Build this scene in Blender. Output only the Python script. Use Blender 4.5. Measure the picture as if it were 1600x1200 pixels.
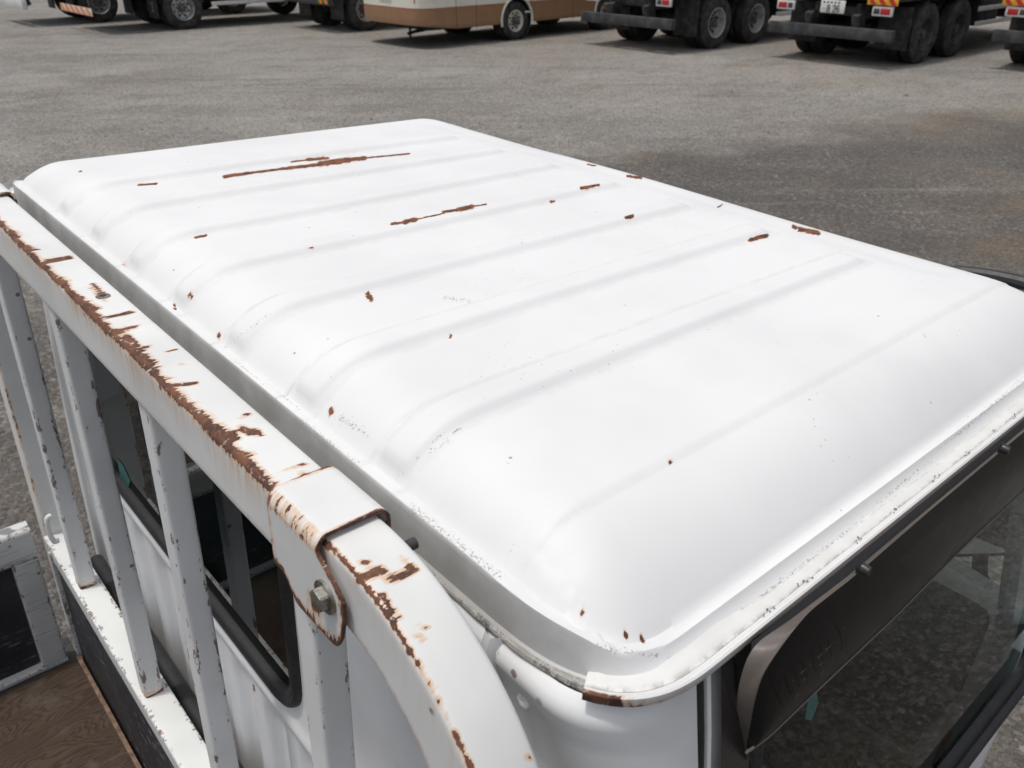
import bpy, bmesh, math, random
import numpy as np
from mathutils import Matrix, Vector

for o in list(bpy.data.objects):
    bpy.data.objects.remove(o)
scn = bpy.context.scene
COL = scn.collection
rng = np.random.default_rng(7)
random.seed(7)

# ------------------------------------------------------------------ camera
FPX = 1300.0                                   # focal length in photo pixels (1600 wide)
CAM = np.array([0.0, 0.0, 2.3])
# ground frame G (rows: forward, left, up) and light-truck frame M, both expressed in camera axes (right, down, ahead)
YH = -115.0
_vd = np.array([2437 - 800, -24 - 600, FPX]); _vw = np.array([-521 - 800, -157 - 600, FPX])
F = _vd / np.linalg.norm(_vd); L = _vw / np.linalg.norm(_vw)
U = np.cross(F, L); U /= np.linalg.norm(U); L = np.cross(U, F)
M = np.array([F, L, U])
GU = -np.array([0, 1, (600 - YH) / FPX]); GU /= np.linalg.norm(GU)
GF = F - GU * (F @ GU); GF /= np.linalg.norm(GF)
G = np.array([GF, np.cross(GU, GF), GU])
RT = G @ M.T                                   # the truck stands slightly nose-down on the yard

def px_on(x, y, axis, v, B=M):                 # photo pixel -> point on the plane axis = v
    r = B @ np.array([x - 800, y - 600, FPX])
    return CAM + r * (v - CAM[axis]) / r[axis]

cd = bpy.data.cameras.new('camera')
cam = bpy.data.objects.new('camera', cd); COL.objects.link(cam)
right, down, ahead = G[:, 0], G[:, 1], G[:, 2]
mw = Matrix(((right[0], -down[0], -ahead[0]), (right[1], -down[1], -ahead[1]), (right[2], -down[2], -ahead[2])))
cam.matrix_world = Matrix.Translation(CAM) @ mw.to_4x4()
cd.sensor_width = 36.0; cd.lens = 36.0 * FPX / 1600.0
cd.clip_start = 0.02; cd.clip_end = 1500
cd.dof.use_dof = True; cd.dof.focus_distance = 1.0; cd.dof.aperture_fstop = 12.0
scn.camera = cam
scn.render.resolution_x = 1024; scn.render.resolution_y = 768

# ------------------------------------------------------------------ sky and sun
SUN_EL = math.radians(77); SUN_AZ = math.radians(160)      # azimuth counter-clockwise from +X (truck's nose)
sd = np.array([math.cos(SUN_EL) * math.cos(SUN_AZ), math.cos(SUN_EL) * math.sin(SUN_AZ), math.sin(SUN_EL)])
w = bpy.data.worlds.new('World'); scn.world = w; w.use_nodes = True
nt = w.node_tree
sky = nt.nodes.new('ShaderNodeTexSky'); sky.sky_type = 'NISHITA'; sky.sun_disc = False
sky.sun_elevation = SUN_EL
sky.sun_rotation = math.atan2(sd[0], sd[1])
sky.air_density = 1.0; sky.dust_density = 4.0; sky.ozone_density = 1.0
bg = nt.nodes['Background']; bg.inputs['Strength'].default_value = 0.15
hs = nt.nodes.new('ShaderNodeHueSaturation'); hs.inputs['Saturation'].default_value = 0.42      # hazy, whitish sky
nt.links.new(sky.outputs[0], hs.inputs['Color']); nt.links.new(hs.outputs[0], bg.inputs['Color'])
sl = bpy.data.lights.new('sun', 'SUN'); sl.energy = 2.0; sl.angle = math.radians(4); sl.color = (1.0, 0.96, 0.90)
so = bpy.data.objects.new('sun', sl); COL.objects.link(so)
so.rotation_euler = Vector(sd).to_track_quat('Z', 'Y').to_euler()
so.location = (0, 0, 30)
vs = scn.view_settings
vs.view_transform = 'Standard'; vs.look = 'None'; vs.exposure = -0.14; vs.gamma = 1.0
vs.use_curve_mapping = False

# ------------------------------------------------------------------ material helpers
MATS = {}
class NB:
    """small node-tree builder"""
    def __init__(s, name):
        s.m = bpy.data.materials.new(name); s.m.use_nodes = True
        s.t = s.m.node_tree; s.b = s.t.nodes['Principled BSDF']; s.out = s.t.nodes['Material Output']
        s._c = None
    def n(s, kind, **kw):
        nd = s.t.nodes.new(kind)
        for k, v in kw.items(): setattr(nd, k, v)
        return nd
    def link(s, a, b): s.t.links.new(a, b)
    def put(s, sock, v):
        if hasattr(v, 'is_output') or isinstance(v, bpy.types.NodeSocket): s.link(v, sock)
        else: sock.default_value = v
    def coord(s):
        if s._c is None: s._c = s.n('ShaderNodeTexCoord')
        return s._c.outputs['Object']
    def mapped(s, scale=(1, 1, 1), loc=(0, 0, 0), rot=(0, 0, 0)):
        mp = s.n('ShaderNodeMapping'); s.link(s.coord(), mp.inputs[0])
        mp.inputs['Scale'].default_value = scale; mp.inputs['Location'].default_value = loc; mp.inputs['Rotation'].default_value = rot
        return mp.outputs[0]
    def noise(s, scale, detail=3, rough=0.55, vec=None, dist=0.0):
        nd = s.n('ShaderNodeTexNoise'); s.link(vec if vec is not None else s.coord(), nd.inputs['Vector'])
        nd.inputs['Scale'].default_value = scale; nd.inputs['Detail'].default_value = detail
        nd.inputs['Roughness'].default_value = rough; nd.inputs['Distortion'].default_value = dist
        return nd.outputs['Fac']
    def vor(s, scale, vec=None, feature='F1', out='Distance'):
        nd = s.n('ShaderNodeTexVoronoi', feature=feature); s.link(vec if vec is not None else s.coord(), nd.inputs['Vector'])
        nd.inputs['Scale'].default_value = scale
        return nd.outputs[out]
    def math(s, op, a, b=0.0, c=0.0, clamp=False):
        nd = s.n('ShaderNodeMath', operation=op); nd.use_clamp = clamp
        s.put(nd.inputs[0], a); s.put(nd.inputs[1], b)
        if op in ('MULTIPLY_ADD', 'SMOOTH_MIN', 'COMPARE'): s.put(nd.inputs[2], c)
        return nd.outputs[0]
    def ss(s, v, a, b, lo=0.0, hi=1.0):
        nd = s.n('ShaderNodeMapRange', interpolation_type='SMOOTHSTEP')
        s.put(nd.inputs[0], v); nd.inputs[1].default_value = a; nd.inputs[2].default_value = b
        nd.inputs[3].default_value = lo; nd.inputs[4].default_value = hi
        return nd.outputs[0]
    def mix(s, fac, a, b):
        nd = s.n('ShaderNodeMix', data_type='RGBA')
        s.put(nd.inputs['Factor'], fac)
        ia, ib = nd.inputs[6], nd.inputs[7]
        s.put(ia, a if not isinstance(a, tuple) or len(a) == 4 else (*a, 1))
        s.put(ib, b if not isinstance(b, tuple) or len(b) == 4 else (*b, 1))
        return nd.outputs[2]
    def attr(s, name):
        return s.n('ShaderNodeAttribute', attribute_name=name).outputs['Fac']
    def bump(s, h, strength=0.3, dist=0.01):
        nd = s.n('ShaderNodeBump'); s.put(nd.inputs['Height'], h)
        nd.inputs['Strength'].default_value = strength; nd.inputs['Distance'].default_value = dist
        s.link(nd.outputs[0], s.b.inputs['Normal']); return nd
    def col(s, v): s.put(s.b.inputs['Base Color'], v if not isinstance(v, tuple) or len(v) == 4 else (*v, 1))
    def rough(s, v): s.put(s.b.inputs['Roughness'], v)
    def metal(s, v): s.put(s.b.inputs['Metallic'], v)
    def spec(s, v): s.put(s.b.inputs['Specular IOR Level'], v)

RUST_D = (0.060, 0.024, 0.016); RUST_M = (0.155, 0.058, 0.028); RUST_O = (0.50, 0.21, 0.06)

def simple(name, col, rough=0.5, metal=0.0, var=0.15, scale=8, bump=0.0, dirt=0.0, dirtcol=(0.10, 0.085, 0.07)):
    if name in MATS: return MATS[name]
    b = NB(name)
    n1 = b.noise(scale, 4); n2 = b.noise(scale * 9, 3)
    dark = tuple(c * (1 - var) for c in col); lite = tuple(min(1, c * (1 + var)) for c in col)
    c = b.mix(b.ss(n1, 0.3, 0.7), dark, lite)
    if dirt:
        c = b.mix(b.math('MULTIPLY', b.ss(b.math('ADD', n1, b.math('MULTIPLY', n2, 0.4)), 0.62, 0.85), dirt), c, dirtcol)
    b.col(c); b.metal(metal)
    b.rough(b.ss(n2, 0.2, 0.8, max(0, rough - 0.1), min(1, rough + 0.1)))
    if bump: b.bump(n2, bump, 0.004)
    MATS[name] = b.m; return b.m

def paint_roof():
    b = NB('roof_white_paint')
    rust = b.attr('rust'); grime = b.attr('grime'); crease = b.attr('crease')
    n1 = b.noise(38, 4, 0.65); n2 = b.noise(150, 3, 0.6); nb = b.noise(5, 3)
    base = b.mix(b.ss(nb, 0.3, 0.75), (0.705, 0.71, 0.712), (0.655, 0.662, 0.664))
    # faint chalking and smudges
    base = b.mix(b.math('MULTIPLY', b.ss(b.noise(17, 5, 0.7), 0.60, 0.78), 0.10), base, (0.55, 0.54, 0.51))
    base = b.mix(b.math('MULTIPLY', b.attr('shade_grime'), b.ss(b.noise(12, 4, .6), .2, .7, .45, .85)), base, (0.34, 0.335, 0.32))  # shade of the rear gutter face painted in grey, with some dirt streaks
    # thin darker lines along the creases
    base = b.mix(b.math('MULTIPLY', b.math('MULTIPLY', crease, b.ss(n1, 0.30, 0.65)), 0.5), base, (0.36, 0.34, 0.31))
    # lichen-like grime specks
    gsp = b.math('MULTIPLY', b.ss(b.math('ADD', b.math('MULTIPLY', grime, 0.42), b.noise(420, 3, .65)), 0.84, 0.94), b.ss(grime, 0.02, 0.3))
    base = b.mix(b.math('MULTIPLY', gsp, 0.7), base, (0.20, 0.19, 0.175))
    # scattered tiny specks
    vd = b.vor(26); pick = b.noise(9, 2)
    sp = b.math('MULTIPLY', b.ss(b.math('ADD', vd, b.math('MULTIPLY', n2, 0.05)), 0.055, 0.085, 1, 0), b.ss(pick, 0.50, 0.56))
    base = b.mix(b.math('MULTIPLY', sp, 0.8), base, (0.27, 0.17, 0.12))
    vd2 = b.vor(75)
    sp2 = b.math('MULTIPLY', b.ss(vd2, 0.07, 0.11, 1, 0), b.ss(b.noise(6, 2), 0.55, 0.62))
    base = b.mix(b.math('MULTIPLY', sp2, 0.5), base, (0.34, 0.31, 0.28))
    rv = b.math('ADD', rust, b.math('MULTIPLY', b.math('SUBTRACT', b.noise(1.0, 5, 0.75, b.mapped((70, 170, 110))), 0.5), 1.9))
    halo = b.math('MULTIPLY', b.ss(rv, 0.10, 0.50), b.ss(rust, 0.02, 0.2))
    core = b.math('MULTIPLY', b.ss(rv, 0.46, 0.54), b.ss(rust, 0.05, 0.2))
    base = b.mix(b.math('MULTIPLY', halo, 0.40), base, (0.62, 0.40, 0.24))
    rc = b.mix(b.ss(b.noise(60, 3), .35, .65), (0.085, 0.034, 0.022), (0.19, 0.075, 0.038))
    rc = b.mix(b.math('MULTIPLY', b.ss(n2, .55, .75), .6), rc, (0.33, 0.155, 0.075))
    base = b.mix(core, base, rc)
    b.col(base)
    b.rough(b.math('ADD', b.math('MULTIPLY', core, 0.45), b.ss(n1, 0.3, 0.7, 0.50, 0.62)))
    b.spec(0.35)
    h = b.math('ADD', b.math('MULTIPLY', core, -1.0), b.math('MULTIPLY', b.noise(11, 2), 0.25))
    b.bump(h, 0.35, 0.0015)
    return b.m

def paint_worn(name, base=(0.76, 0.77, 0.77), chips=0.5, streak=True, chipcol=None, scratch=False):
    """old white paint: attribute rust = rust strength, edge = nearness to a corner"""
    b = NB(name)
    rust = b.attr('rust'); edge = b.attr('edge'); drip = b.attr('drip')
    nA = b.noise(105, 4, 0.7); nB = b.noise(240, 3, 0.6); nC = b.noise(6, 3)
    c = b.mix(b.ss(nC, 0.3, 0.7), base, tuple(x * 0.88 for x in base))
    c = b.mix(b.math('MULTIPLY', b.ss(b.noise(14, 4, .7), .55, .8), 0.25), c, (0.55, 0.52, 0.45))
    st = b.noise(1.0, 4, 0.7, b.mapped((26, 150, 9)))           # runs straight down
    if streak:
        dr = b.math('MULTIPLY', drip, b.ss(st, 0.38, 0.66))
        c = b.mix(b.math('MULTIPLY', dr, 0.85), c, (0.52, 0.27, 0.09))
    # edge and face chips
    ev = b.math('ADD', b.math('MULTIPLY', edge, 0.30), b.noise(1.0, 4, 0.7, b.mapped((110, 110, 40))))
    chip = b.ss(b.math('ADD', ev, b.math('MULTIPLY', b.math('SUBTRACT', b.noise(9, 2), .5), .35)), 0.90 - 0.06 * chips, 0.93 - 0.06 * chips)
    cc = chipcol or (0.16, 0.13, 0.11)
    c = b.mix(b.math('MULTIPLY', chip, 0.85), c, b.mix(b.ss(nB, .4, .6), cc, RUST_M))
    vd = b.vor(22); spots = b.math('MULTIPLY', b.ss(b.math('ADD', vd, b.math('MULTIPLY', nB, .06)), 0.10, 0.13, 1, 0), b.ss(b.noise(8, 2), .56, .62))
    c = b.mix(b.math('MULTIPLY', spots, 0.8), c, b.mix(b.ss(nA, .4, .6), (0.12, 0.11, 0.11), RUST_M))
    if scratch:
        sc = b.noise(1.0, 3, 0.65, b.mapped((5, 9, 260), rot=(0.25, 0, 0)))
        c = b.mix(b.math('MULTIPLY', b.ss(sc, 0.60, 0.64), 0.8), c, (0.10, 0.10, 0.105))
    tong = b.noise(1.0, 3, 0.65, b.mapped((22, 210, 60)))       # ragged tongues across the top
    rv = b.math('ADD', rust, b.math('ADD', b.math('MULTIPLY', b.math('SUBTRACT', tong, 0.5), 1.6), b.math('MULTIPLY', b.math('SUBTRACT', nA, 0.5), 0.5)))
    has = b.ss(rust, 0.03, 0.2)
    halo = b.math('MULTIPLY', b.ss(rv, 0.02, 0.46), has)
    core = b.math('MULTIPLY', b.ss(rv, 0.46, 0.53), has)
    c = b.mix(b.math('MULTIPLY', halo, 0.62), c, (0.62, 0.35, 0.15))
    rc = b.mix(b.ss(b.noise(38, 4, .65), 0.35, 0.65), (0.066, 0.033, 0.028), (0.165, 0.074, 0.045))
    rc = b.mix(b.math('MULTIPLY', b.ss(nB, .52, .72), .55), rc, (0.30, 0.145, 0.075))
    rc = b.mix(b.math('MULTIPLY', b.ss(b.noise(95, 4, .75), .60, .68), .8), rc, (0.62, 0.58, 0.52))
    c = b.mix(core, c, rc)
    b.col(c)
    b.rough(b.math('ADD', b.math('MULTIPLY', b.math('MAXIMUM', core, chip), 0.4), b.ss(nB, .3, .7, .38, .5)))
    b.spec(0.35)
    h = b.math('ADD', b.math('MULTIPLY', core, b.math('ADD', nB, 0.2)), b.math('MULTIPLY', chip, -0.6))
    b.bump(h, 0.5, 0.0015)
    return b.m

def black_worn():
    b = NB('worn_black_paint')
    sc = b.noise(1.0, 4, 0.7, b.mapped((12, 16, 120), rot=(0.5, 0, 0)))
    sc2 = b.noise(45, 4, 0.7)
    n = b.noise(7, 4)
    c = b.mix(b.ss(n, .3, .7), (0.018, 0.020, 0.026), (0.034, 0.036, 0.042))
    m = b.math('MULTIPLY', b.ss(b.math('ADD', sc, b.math('MULTIPLY', b.math('SUBTRACT', sc2, .5), .5)), 0.60, 0.66), b.ss(b.noise(4, 2), .36, .58))
    c = b.mix(b.math('MULTIPLY', m, .75), c, (0.36, 0.31, 0.27))
    b.col(c); b.rough(b.ss(sc2, .3, .7, .45, .7)); b.bump(sc2, .25, .002); return b.m

def plywood():
    b = NB('weathered_plywood')
    wv = b.mapped((1.5, 5.5, 1), rot=(0, 0, 0.15))
    ds = b.noise(1.6, 3, .5, wv)
    mixv = b.n('ShaderNodeVectorMath', operation='MULTIPLY_ADD')
    comb = b.n('ShaderNodeCombineXYZ'); b.put(comb.inputs[0], ds); b.put(comb.inputs[1], ds); b.put(comb.inputs[2], 0.0)
    b.link(comb.outputs[0], mixv.inputs[0]); mixv.inputs[1].default_value = (2.2, 2.6, 0); b.link(wv, mixv.inputs[2])
    wn = b.n('ShaderNodeTexWave', wave_type='BANDS', bands_direction='Y'); b.link(mixv.outputs[0], wn.inputs[0])
    wn.inputs['Scale'].default_value = 4.2; wn.inputs['Distortion'].default_value = 6.5; wn.inputs['Detail'].default_value = 4
    wn.inputs['Detail Scale'].default_value = 1.6
    fine = b.noise(1.0, 5, .7, b.mapped((14, 260, 1), rot=(0, 0, .1)))
    c = b.mix(b.ss(wn.outputs['Fac'], .1, .9), (0.052, 0.035, 0.026), (0.082, 0.058, 0.044))
    c = b.mix(b.math('MULTIPLY', b.ss(fine, .42, .66), .55), c, (0.045, 0.030, 0.022))
    c = b.mix(b.math('MULTIPLY', b.ss(b.noise(6, 6, .75), .50, .72), .7), c, (0.115, 0.098, 0.086))
    b.col(c); b.rough(.85); b.spec(.2)
    b.bump(b.math('ADD', wn.outputs['Fac'], fine), .35, .002); return b.m

def glass(name, tint=(0.55, 0.62, 0.60), ior=1.5, rough=0.0, dens=1.0):
    if name in MATS: return MATS[name]
    b = NB(name); b.t.nodes.remove(b.b)
    tr = b.n('ShaderNodeBsdfTransparent'); tr.inputs[0].default_value = (*tint, 1)
    gl = b.n('ShaderNodeBsdfGlossy'); gl.inputs['Roughness'].default_value = rough; gl.inputs[0].default_value = (1, 1, 1, 1)
    ge = b.n('ShaderNodeNewGeometry'); dp = b.n('ShaderNodeVectorMath', operation='DOT_PRODUCT')
    b.link(ge.outputs['Incoming'], dp.inputs[0]); b.link(ge.outputs['Normal'], dp.inputs[1])
    k = b.math('POWER', b.math('SUBTRACT', 1.0, b.math('ABSOLUTE', dp.outputs['Value'])), 5.0)
    fr = b.math('MULTIPLY_ADD', k, 0.42, 0.06)
    mx = b.n('ShaderNodeMixShader'); b.link(fr, mx.inputs[0]); b.link(tr.outputs[0], mx.inputs[1]); b.link(gl.outputs[0], mx.inputs[2])
    b.link(mx.outputs[0], b.out.inputs[0]); MATS[name] = b.m; return b.m

def gravel():
    b = NB('gravel_yard')
    big = b.noise(0.16, 4, .6); mid = b.noise(0.75, 4, .6); pat = b.noise(2.6, 4, .6, b.mapped((0.55, 1.0, 1), rot=(0, 0, .5)))
    wob = b.n('ShaderNodeTexNoise'); b.link(b.coord(), wob.inputs['Vector']); wob.inputs['Scale'].default_value = 55; wob.inputs['Detail'].default_value = 3
    wv = b.n('ShaderNodeVectorMath', operation='MULTIPLY_ADD'); b.link(wob.outputs['Color'], wv.inputs[0]); wv.inputs[1].default_value = (.035, .035, 0); b.link(b.coord(), wv.inputs[2])
    v1 = b.vor(38, wv.outputs[0], out='Color'); v2 = b.vor(70, wv.outputs[0], out='Color')
    s1 = b.n('ShaderNodeSeparateColor'); b.link(v1, s1.inputs[0]); s2 = b.n('ShaderNodeSeparateColor'); b.link(v2, s2.inputs[0])
    fine = b.noise(120, 4, .7)
    c = b.mix(b.ss(big, .35, .65), (0.250, 0.236, 0.217), (0.335, 0.320, 0.298))
    c = b.mix(b.math('MULTIPLY', b.ss(mid, .45, .72), .55), c, (0.40, 0.362, 0.312))
    c = b.mix(b.math('MULTIPLY', b.ss(pat, .48, .68), .65), c, (0.205, 0.190, 0.172))
    # darker ground ahead of the truck and to its left, with a wavy edge
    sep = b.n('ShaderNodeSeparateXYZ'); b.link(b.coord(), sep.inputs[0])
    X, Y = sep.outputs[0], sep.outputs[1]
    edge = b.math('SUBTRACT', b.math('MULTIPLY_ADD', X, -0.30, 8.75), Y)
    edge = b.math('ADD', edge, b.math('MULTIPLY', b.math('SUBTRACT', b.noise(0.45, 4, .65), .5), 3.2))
    dark_zone = b.math('MAXIMUM', b.math('MULTIPLY', b.ss(edge, -0.5, 0.7), b.ss(X, 2.5, 5.5)), b.math('MULTIPLY', b.ss(Y, 8.5, 4.8), b.ss(X, 4.5, 2.5)))
    c = b.mix(b.math('MULTIPLY', dark_zone, .88), c, b.mix(b.ss(mid, .4, .66), (0.092, 0.086, 0.081), (0.130, 0.111, 0.094)))
    rt = b.n('ShaderNodeMapping'); b.link(b.coord(), rt.inputs[0]); rt.inputs['Rotation'].default_value = (0, 0, .72)
    r2 = b.n('ShaderNodeMapping'); b.link(rt.outputs[0], r2.inputs[0]); r2.inputs['Scale'].default_value = (.16, 1.5, 1)
    tracks = b.noise(1.0, 5, .65, r2.outputs[0])
    c = b.mix(b.math('MULTIPLY', b.ss(tracks, .52, .66), .45), c, (0.165, 0.146, 0.126))
    c = b.mix(b.math('MULTIPLY', b.ss(tracks, .44, .32), .35), c, (0.42, 0.39, 0.345))
    # brown soil stains
    c = b.mix(b.math('MULTIPLY', b.ss(b.noise(0.55, 5, .7, b.mapped((.6, 1, 1), (3.1, 7.7, 0))), .53, .70), .60), c, (0.215, 0.155, 0.106))
    # paler, freshly spread gravel in drifts, warmer dust further out
    fresh = b.math('MULTIPLY', b.ss(b.noise(0.5, 5, .65, b.mapped((1, 1, 1), (9.3, 2.2, 0))), .50, .66), b.math('SUBTRACT', 1.0, dark_zone))
    c = b.mix(b.math('MULTIPLY', fresh, .40), c, (0.43, 0.415, 0.385))
    c = b.mix(b.math('MULTIPLY', b.math('MULTIPLY', b.ss(X, 7.0, 15.0), b.ss(b.noise(.3, 4, .6, b.mapped((1, 1, 1), (1.7, 5.2, 0))), .40, .60)), .45), c, (0.345, 0.292, 0.232))
    stone_amt = b.math('MULTIPLY', b.math('MULTIPLY_ADD', dark_zone, -.52, 1.0), b.ss(b.noise(1.1, 4, .6), .30, .70, .45, 1.2))  # pale stones weaker inside the darker ground
    # single stones
    c = b.mix(b.math('MULTIPLY', b.math('MULTIPLY', b.ss(s1.outputs[0], .55, 1.0), .46), stone_amt), c, (0.52, 0.50, 0.475))
    c = b.mix(b.math('MULTIPLY', b.ss(s1.outputs[1], .62, 1.0), .55), c, (0.085, 0.080, 0.074))
    c = b.mix(b.math('MULTIPLY', b.math('MULTIPLY', b.ss(s2.outputs[0], .60, 1.0), .35), stone_amt), c, (0.58, 0.56, 0.53))
    c = b.mix(b.math('MULTIPLY', b.ss(s2.outputs[1], .60, 1.0), .45), c, (0.075, 0.07, 0.065))
    c = b.mix(b.math('MULTIPLY', b.ss(fine, .5, .7), .25), c, (0.10, 0.092, 0.083))
    c = b.mix(.12, c, (0, 0, 0))
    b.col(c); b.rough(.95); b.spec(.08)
    d1 = b.vor(38, wv.outputs[0]); d2 = b.vor(70, wv.outputs[0])
    h = b.math('ADD', b.math('MULTIPLY', d1, -1.0), b.math('ADD', b.math('MULTIPLY', d2, -.45), b.math('MULTIPLY', b.noise(9, 4), .9)))
    b.bump(h, 0.8, .022); return b.m

def stones_mat():
    b = NB('gravel_stone')
    oi = b.n('ShaderNodeAttribute', attribute_name='tone').outputs['Fac']
    c = b.mix(oi, (0.085, 0.080, 0.074), (0.27, 0.258, 0.24))
    c = b.mix(b.math('MULTIPLY', b.noise(60, 3), .3), c, (0.2, 0.16, 0.12))
    b.col(c); b.rough(.9); b.spec(.2); return b.m

# ------------------------------------------------------------------ mesh helpers
def link(o, parent=None):
    COL.objects.link(o)
    if parent is not None: o.parent = parent
    return o

def mesh_obj(name, verts, faces, mat, parent=None, smooth=True, attrs=None, sharp=35, flip=False):
    me = bpy.data.meshes.new(name)
    vv = np.asarray(verts, float)
    if flip: faces = [tuple(reversed(f)) for f in faces]
    me.from_pydata(vv.tolist(), [], [tuple(int(i) for i in f) for f in faces]); me.validate(); me.update()
    if smooth:
        me.polygons.foreach_set('use_smooth', np.ones(len(me.polygons), bool))
        if sharp: me.set_sharp_from_angle(angle=math.radians(sharp))
    for k, a in (attrs or {}).items():
        at = me.attributes.new(k, 'FLOAT', 'POINT'); at.data.foreach_set('value', np.asarray(a, np.float32).ravel())
    me.materials.append(mat)
    return link(bpy.data.objects.new(name, me), parent)

def bm_obj(name, bm, mat, parent=None, smooth=True, sharp=35):
    me = bpy.data.meshes.new(name); bmesh.ops.recalc_face_normals(bm, faces=bm.faces[:]); bm.to_mesh(me); bm.free()
    if smooth:
        me.polygons.foreach_set('use_smooth', np.ones(len(me.polygons), bool))
        if sharp: me.set_sharp_from_angle(angle=math.radians(sharp))
    me.materials.append(mat)
    return link(bpy.data.objects.new(name, me), parent)

def add_box(bm, lo, hi, bev=0.0, seg=2, mat4=None):
    r = bmesh.ops.create_cube(bm, size=1.0)
    vs_ = r['verts']
    c = [(a + b) / 2 for a, b in zip(lo, hi)]; d = [b - a for a, b in zip(lo, hi)]
    for v in vs_: v.co = Vector((v.co.x * d[0] + c[0], v.co.y * d[1] + c[1], v.co.z * d[2] + c[2]))
    if bev:
        es = list({e for v in vs_ for e in v.link_edges})
        rr = bmesh.ops.bevel(bm, geom=es, offset=bev, segments=seg, affect='EDGES', profile=.5)
        vs_ = list({v for f in rr['faces'] for v in f.verts} | {v for v in vs_ if v.is_valid})
    if mat4 is not None:
        for v in vs_: v.co = mat4 @ v.co
    return vs_

def box(name, lo, hi, mat, parent=None, bev=0.004, seg=2, rot=None, about=None):
    bm = bmesh.new()
    m4 = None
    if rot is not None:
        c = Vector(about if about is not None else [(a + b) / 2 for a, b in zip(lo, hi)])
        m4 = Matrix.Translation(c) @ Matrix.Rotation(rot[1], 4, rot[0]) @ Matrix.Translation(-c)
    add_box(bm, lo, hi, bev, seg, m4)
    return bm_obj(name, bm, mat, parent)

def grid_faces(nu, nv, wrap_v=False, keep=None):
    fs = []
    for i in range(nu - 1):
        for j in range(nv if wrap_v else nv - 1):
            if keep is not None and not keep[i, j]: continue
            k = (j + 1) % nv
            fs.append((i * nv + j, (i + 1) * nv + j, (i + 1) * nv + k, i * nv + k))
    return fs

def tube(name, pts, r, mat, parent=None, n=10, caps=True):
    pts = np.asarray(pts, float); N = len(pts)
    rad = np.full(N, r) if np.isscalar(r) else np.asarray(r)
    tang = np.gradient(pts, axis=0); tang /= np.linalg.norm(tang, axis=1)[:, None]
    ref = np.array([0, 0, 1.0]) if abs(tang[0][2]) < .9 else np.array([1.0, 0, 0])
    u = np.cross(ref, tang[0]); u /= np.linalg.norm(u)
    V = []
    for i in range(N):
        u = u - tang[i] * (u @ tang[i]); u /= np.linalg.norm(u); v = np.cross(tang[i], u)
        for k in range(n):
            a = 2 * math.pi * k / n; V.append(pts[i] + rad[i] * (math.cos(a) * u + math.sin(a) * v))
    fs = grid_faces(N, n, True)
    if caps: fs += [tuple(range(n)), tuple(reversed(range((N - 1) * n, N * n)))]
    return mesh_obj(name, V, fs, mat, parent)

def smooth_path(ctrl, n=8):
    c = np.asarray(ctrl, float); out = []
    P_ = np.vstack([2 * c[0] - c[1], c, 2 * c[-1] - c[-2]])
    for i in range(1, len(P_) - 2):
        for t in np.linspace(0, 1, n, endpoint=False):
            a, b_, c_, d = P_[i - 1], P_[i], P_[i + 1], P_[i + 2]
            out.append(.5 * ((2 * b_) + (-a + c_) * t + (2 * a - 5 * b_ + 4 * c_ - d) * t * t + (-a + 3 * b_ - 3 * c_ + d) * t ** 3))
    out.append(c[-1]); return np.array(out)

def rrect(w_, h_, r, n=4, extra=0):
    """rounded rectangle section, counter-clockwise, centred; returns pts, cornerness"""
    P_, E_ = [], []
    for cx, cy, a0 in ((w_/2 - r, h_/2 - r, 0), (-w_/2 + r, h_/2 - r, 90), (-w_/2 + r, -h_/2 + r, 180), (w_/2 - r, -h_/2 + r, 270)):
        for k in range(n + 1):
            a = math.radians(a0 + 90 * k / n); P_.append((cx + r * math.cos(a), cy + r * math.sin(a))); E_.append(1.0)
        nx = len(P_)
        # points along the following straight side
        nxt = {0: (-w_/2 + r, h_/2), 90: (-w_/2, -h_/2 + r), 180: (w_/2 - r, -h_/2), 270: (w_/2, h_/2 - r)}[a0]
        cur = P_[-1]
        ln = math.hypot(nxt[0] - cur[0], nxt[1] - cur[1]); m_ = max(1, int(ln / 0.006) if extra else 2)
        for k in range(1, m_):
            t = k / m_; P_.append((cur[0] + (nxt[0] - cur[0]) * t, cur[1] + (nxt[1] - cur[1]) * t))
            d = min(t, 1 - t) * ln; E_.append(max(0.0, 1 - d / 0.012))
    return np.array(P_), np.array(E_)

def sweep(path, U_, V_, sec):
    """sweep 2D section (a along U, b along V) along path; U_,V_ per path point or constant"""
    path = np.asarray(path, float); N = len(path)
    U_ = np.broadcast_to(np.asarray(U_, float), (N, 3)); V_ = np.broadcast_to(np.asarray(V_, float), (N, 3))
    return (path[:, None, :] + sec[None, :, 0:1] * U_[:, None, :] + sec[None, :, 1:2] * V_[:, None, :])

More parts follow.
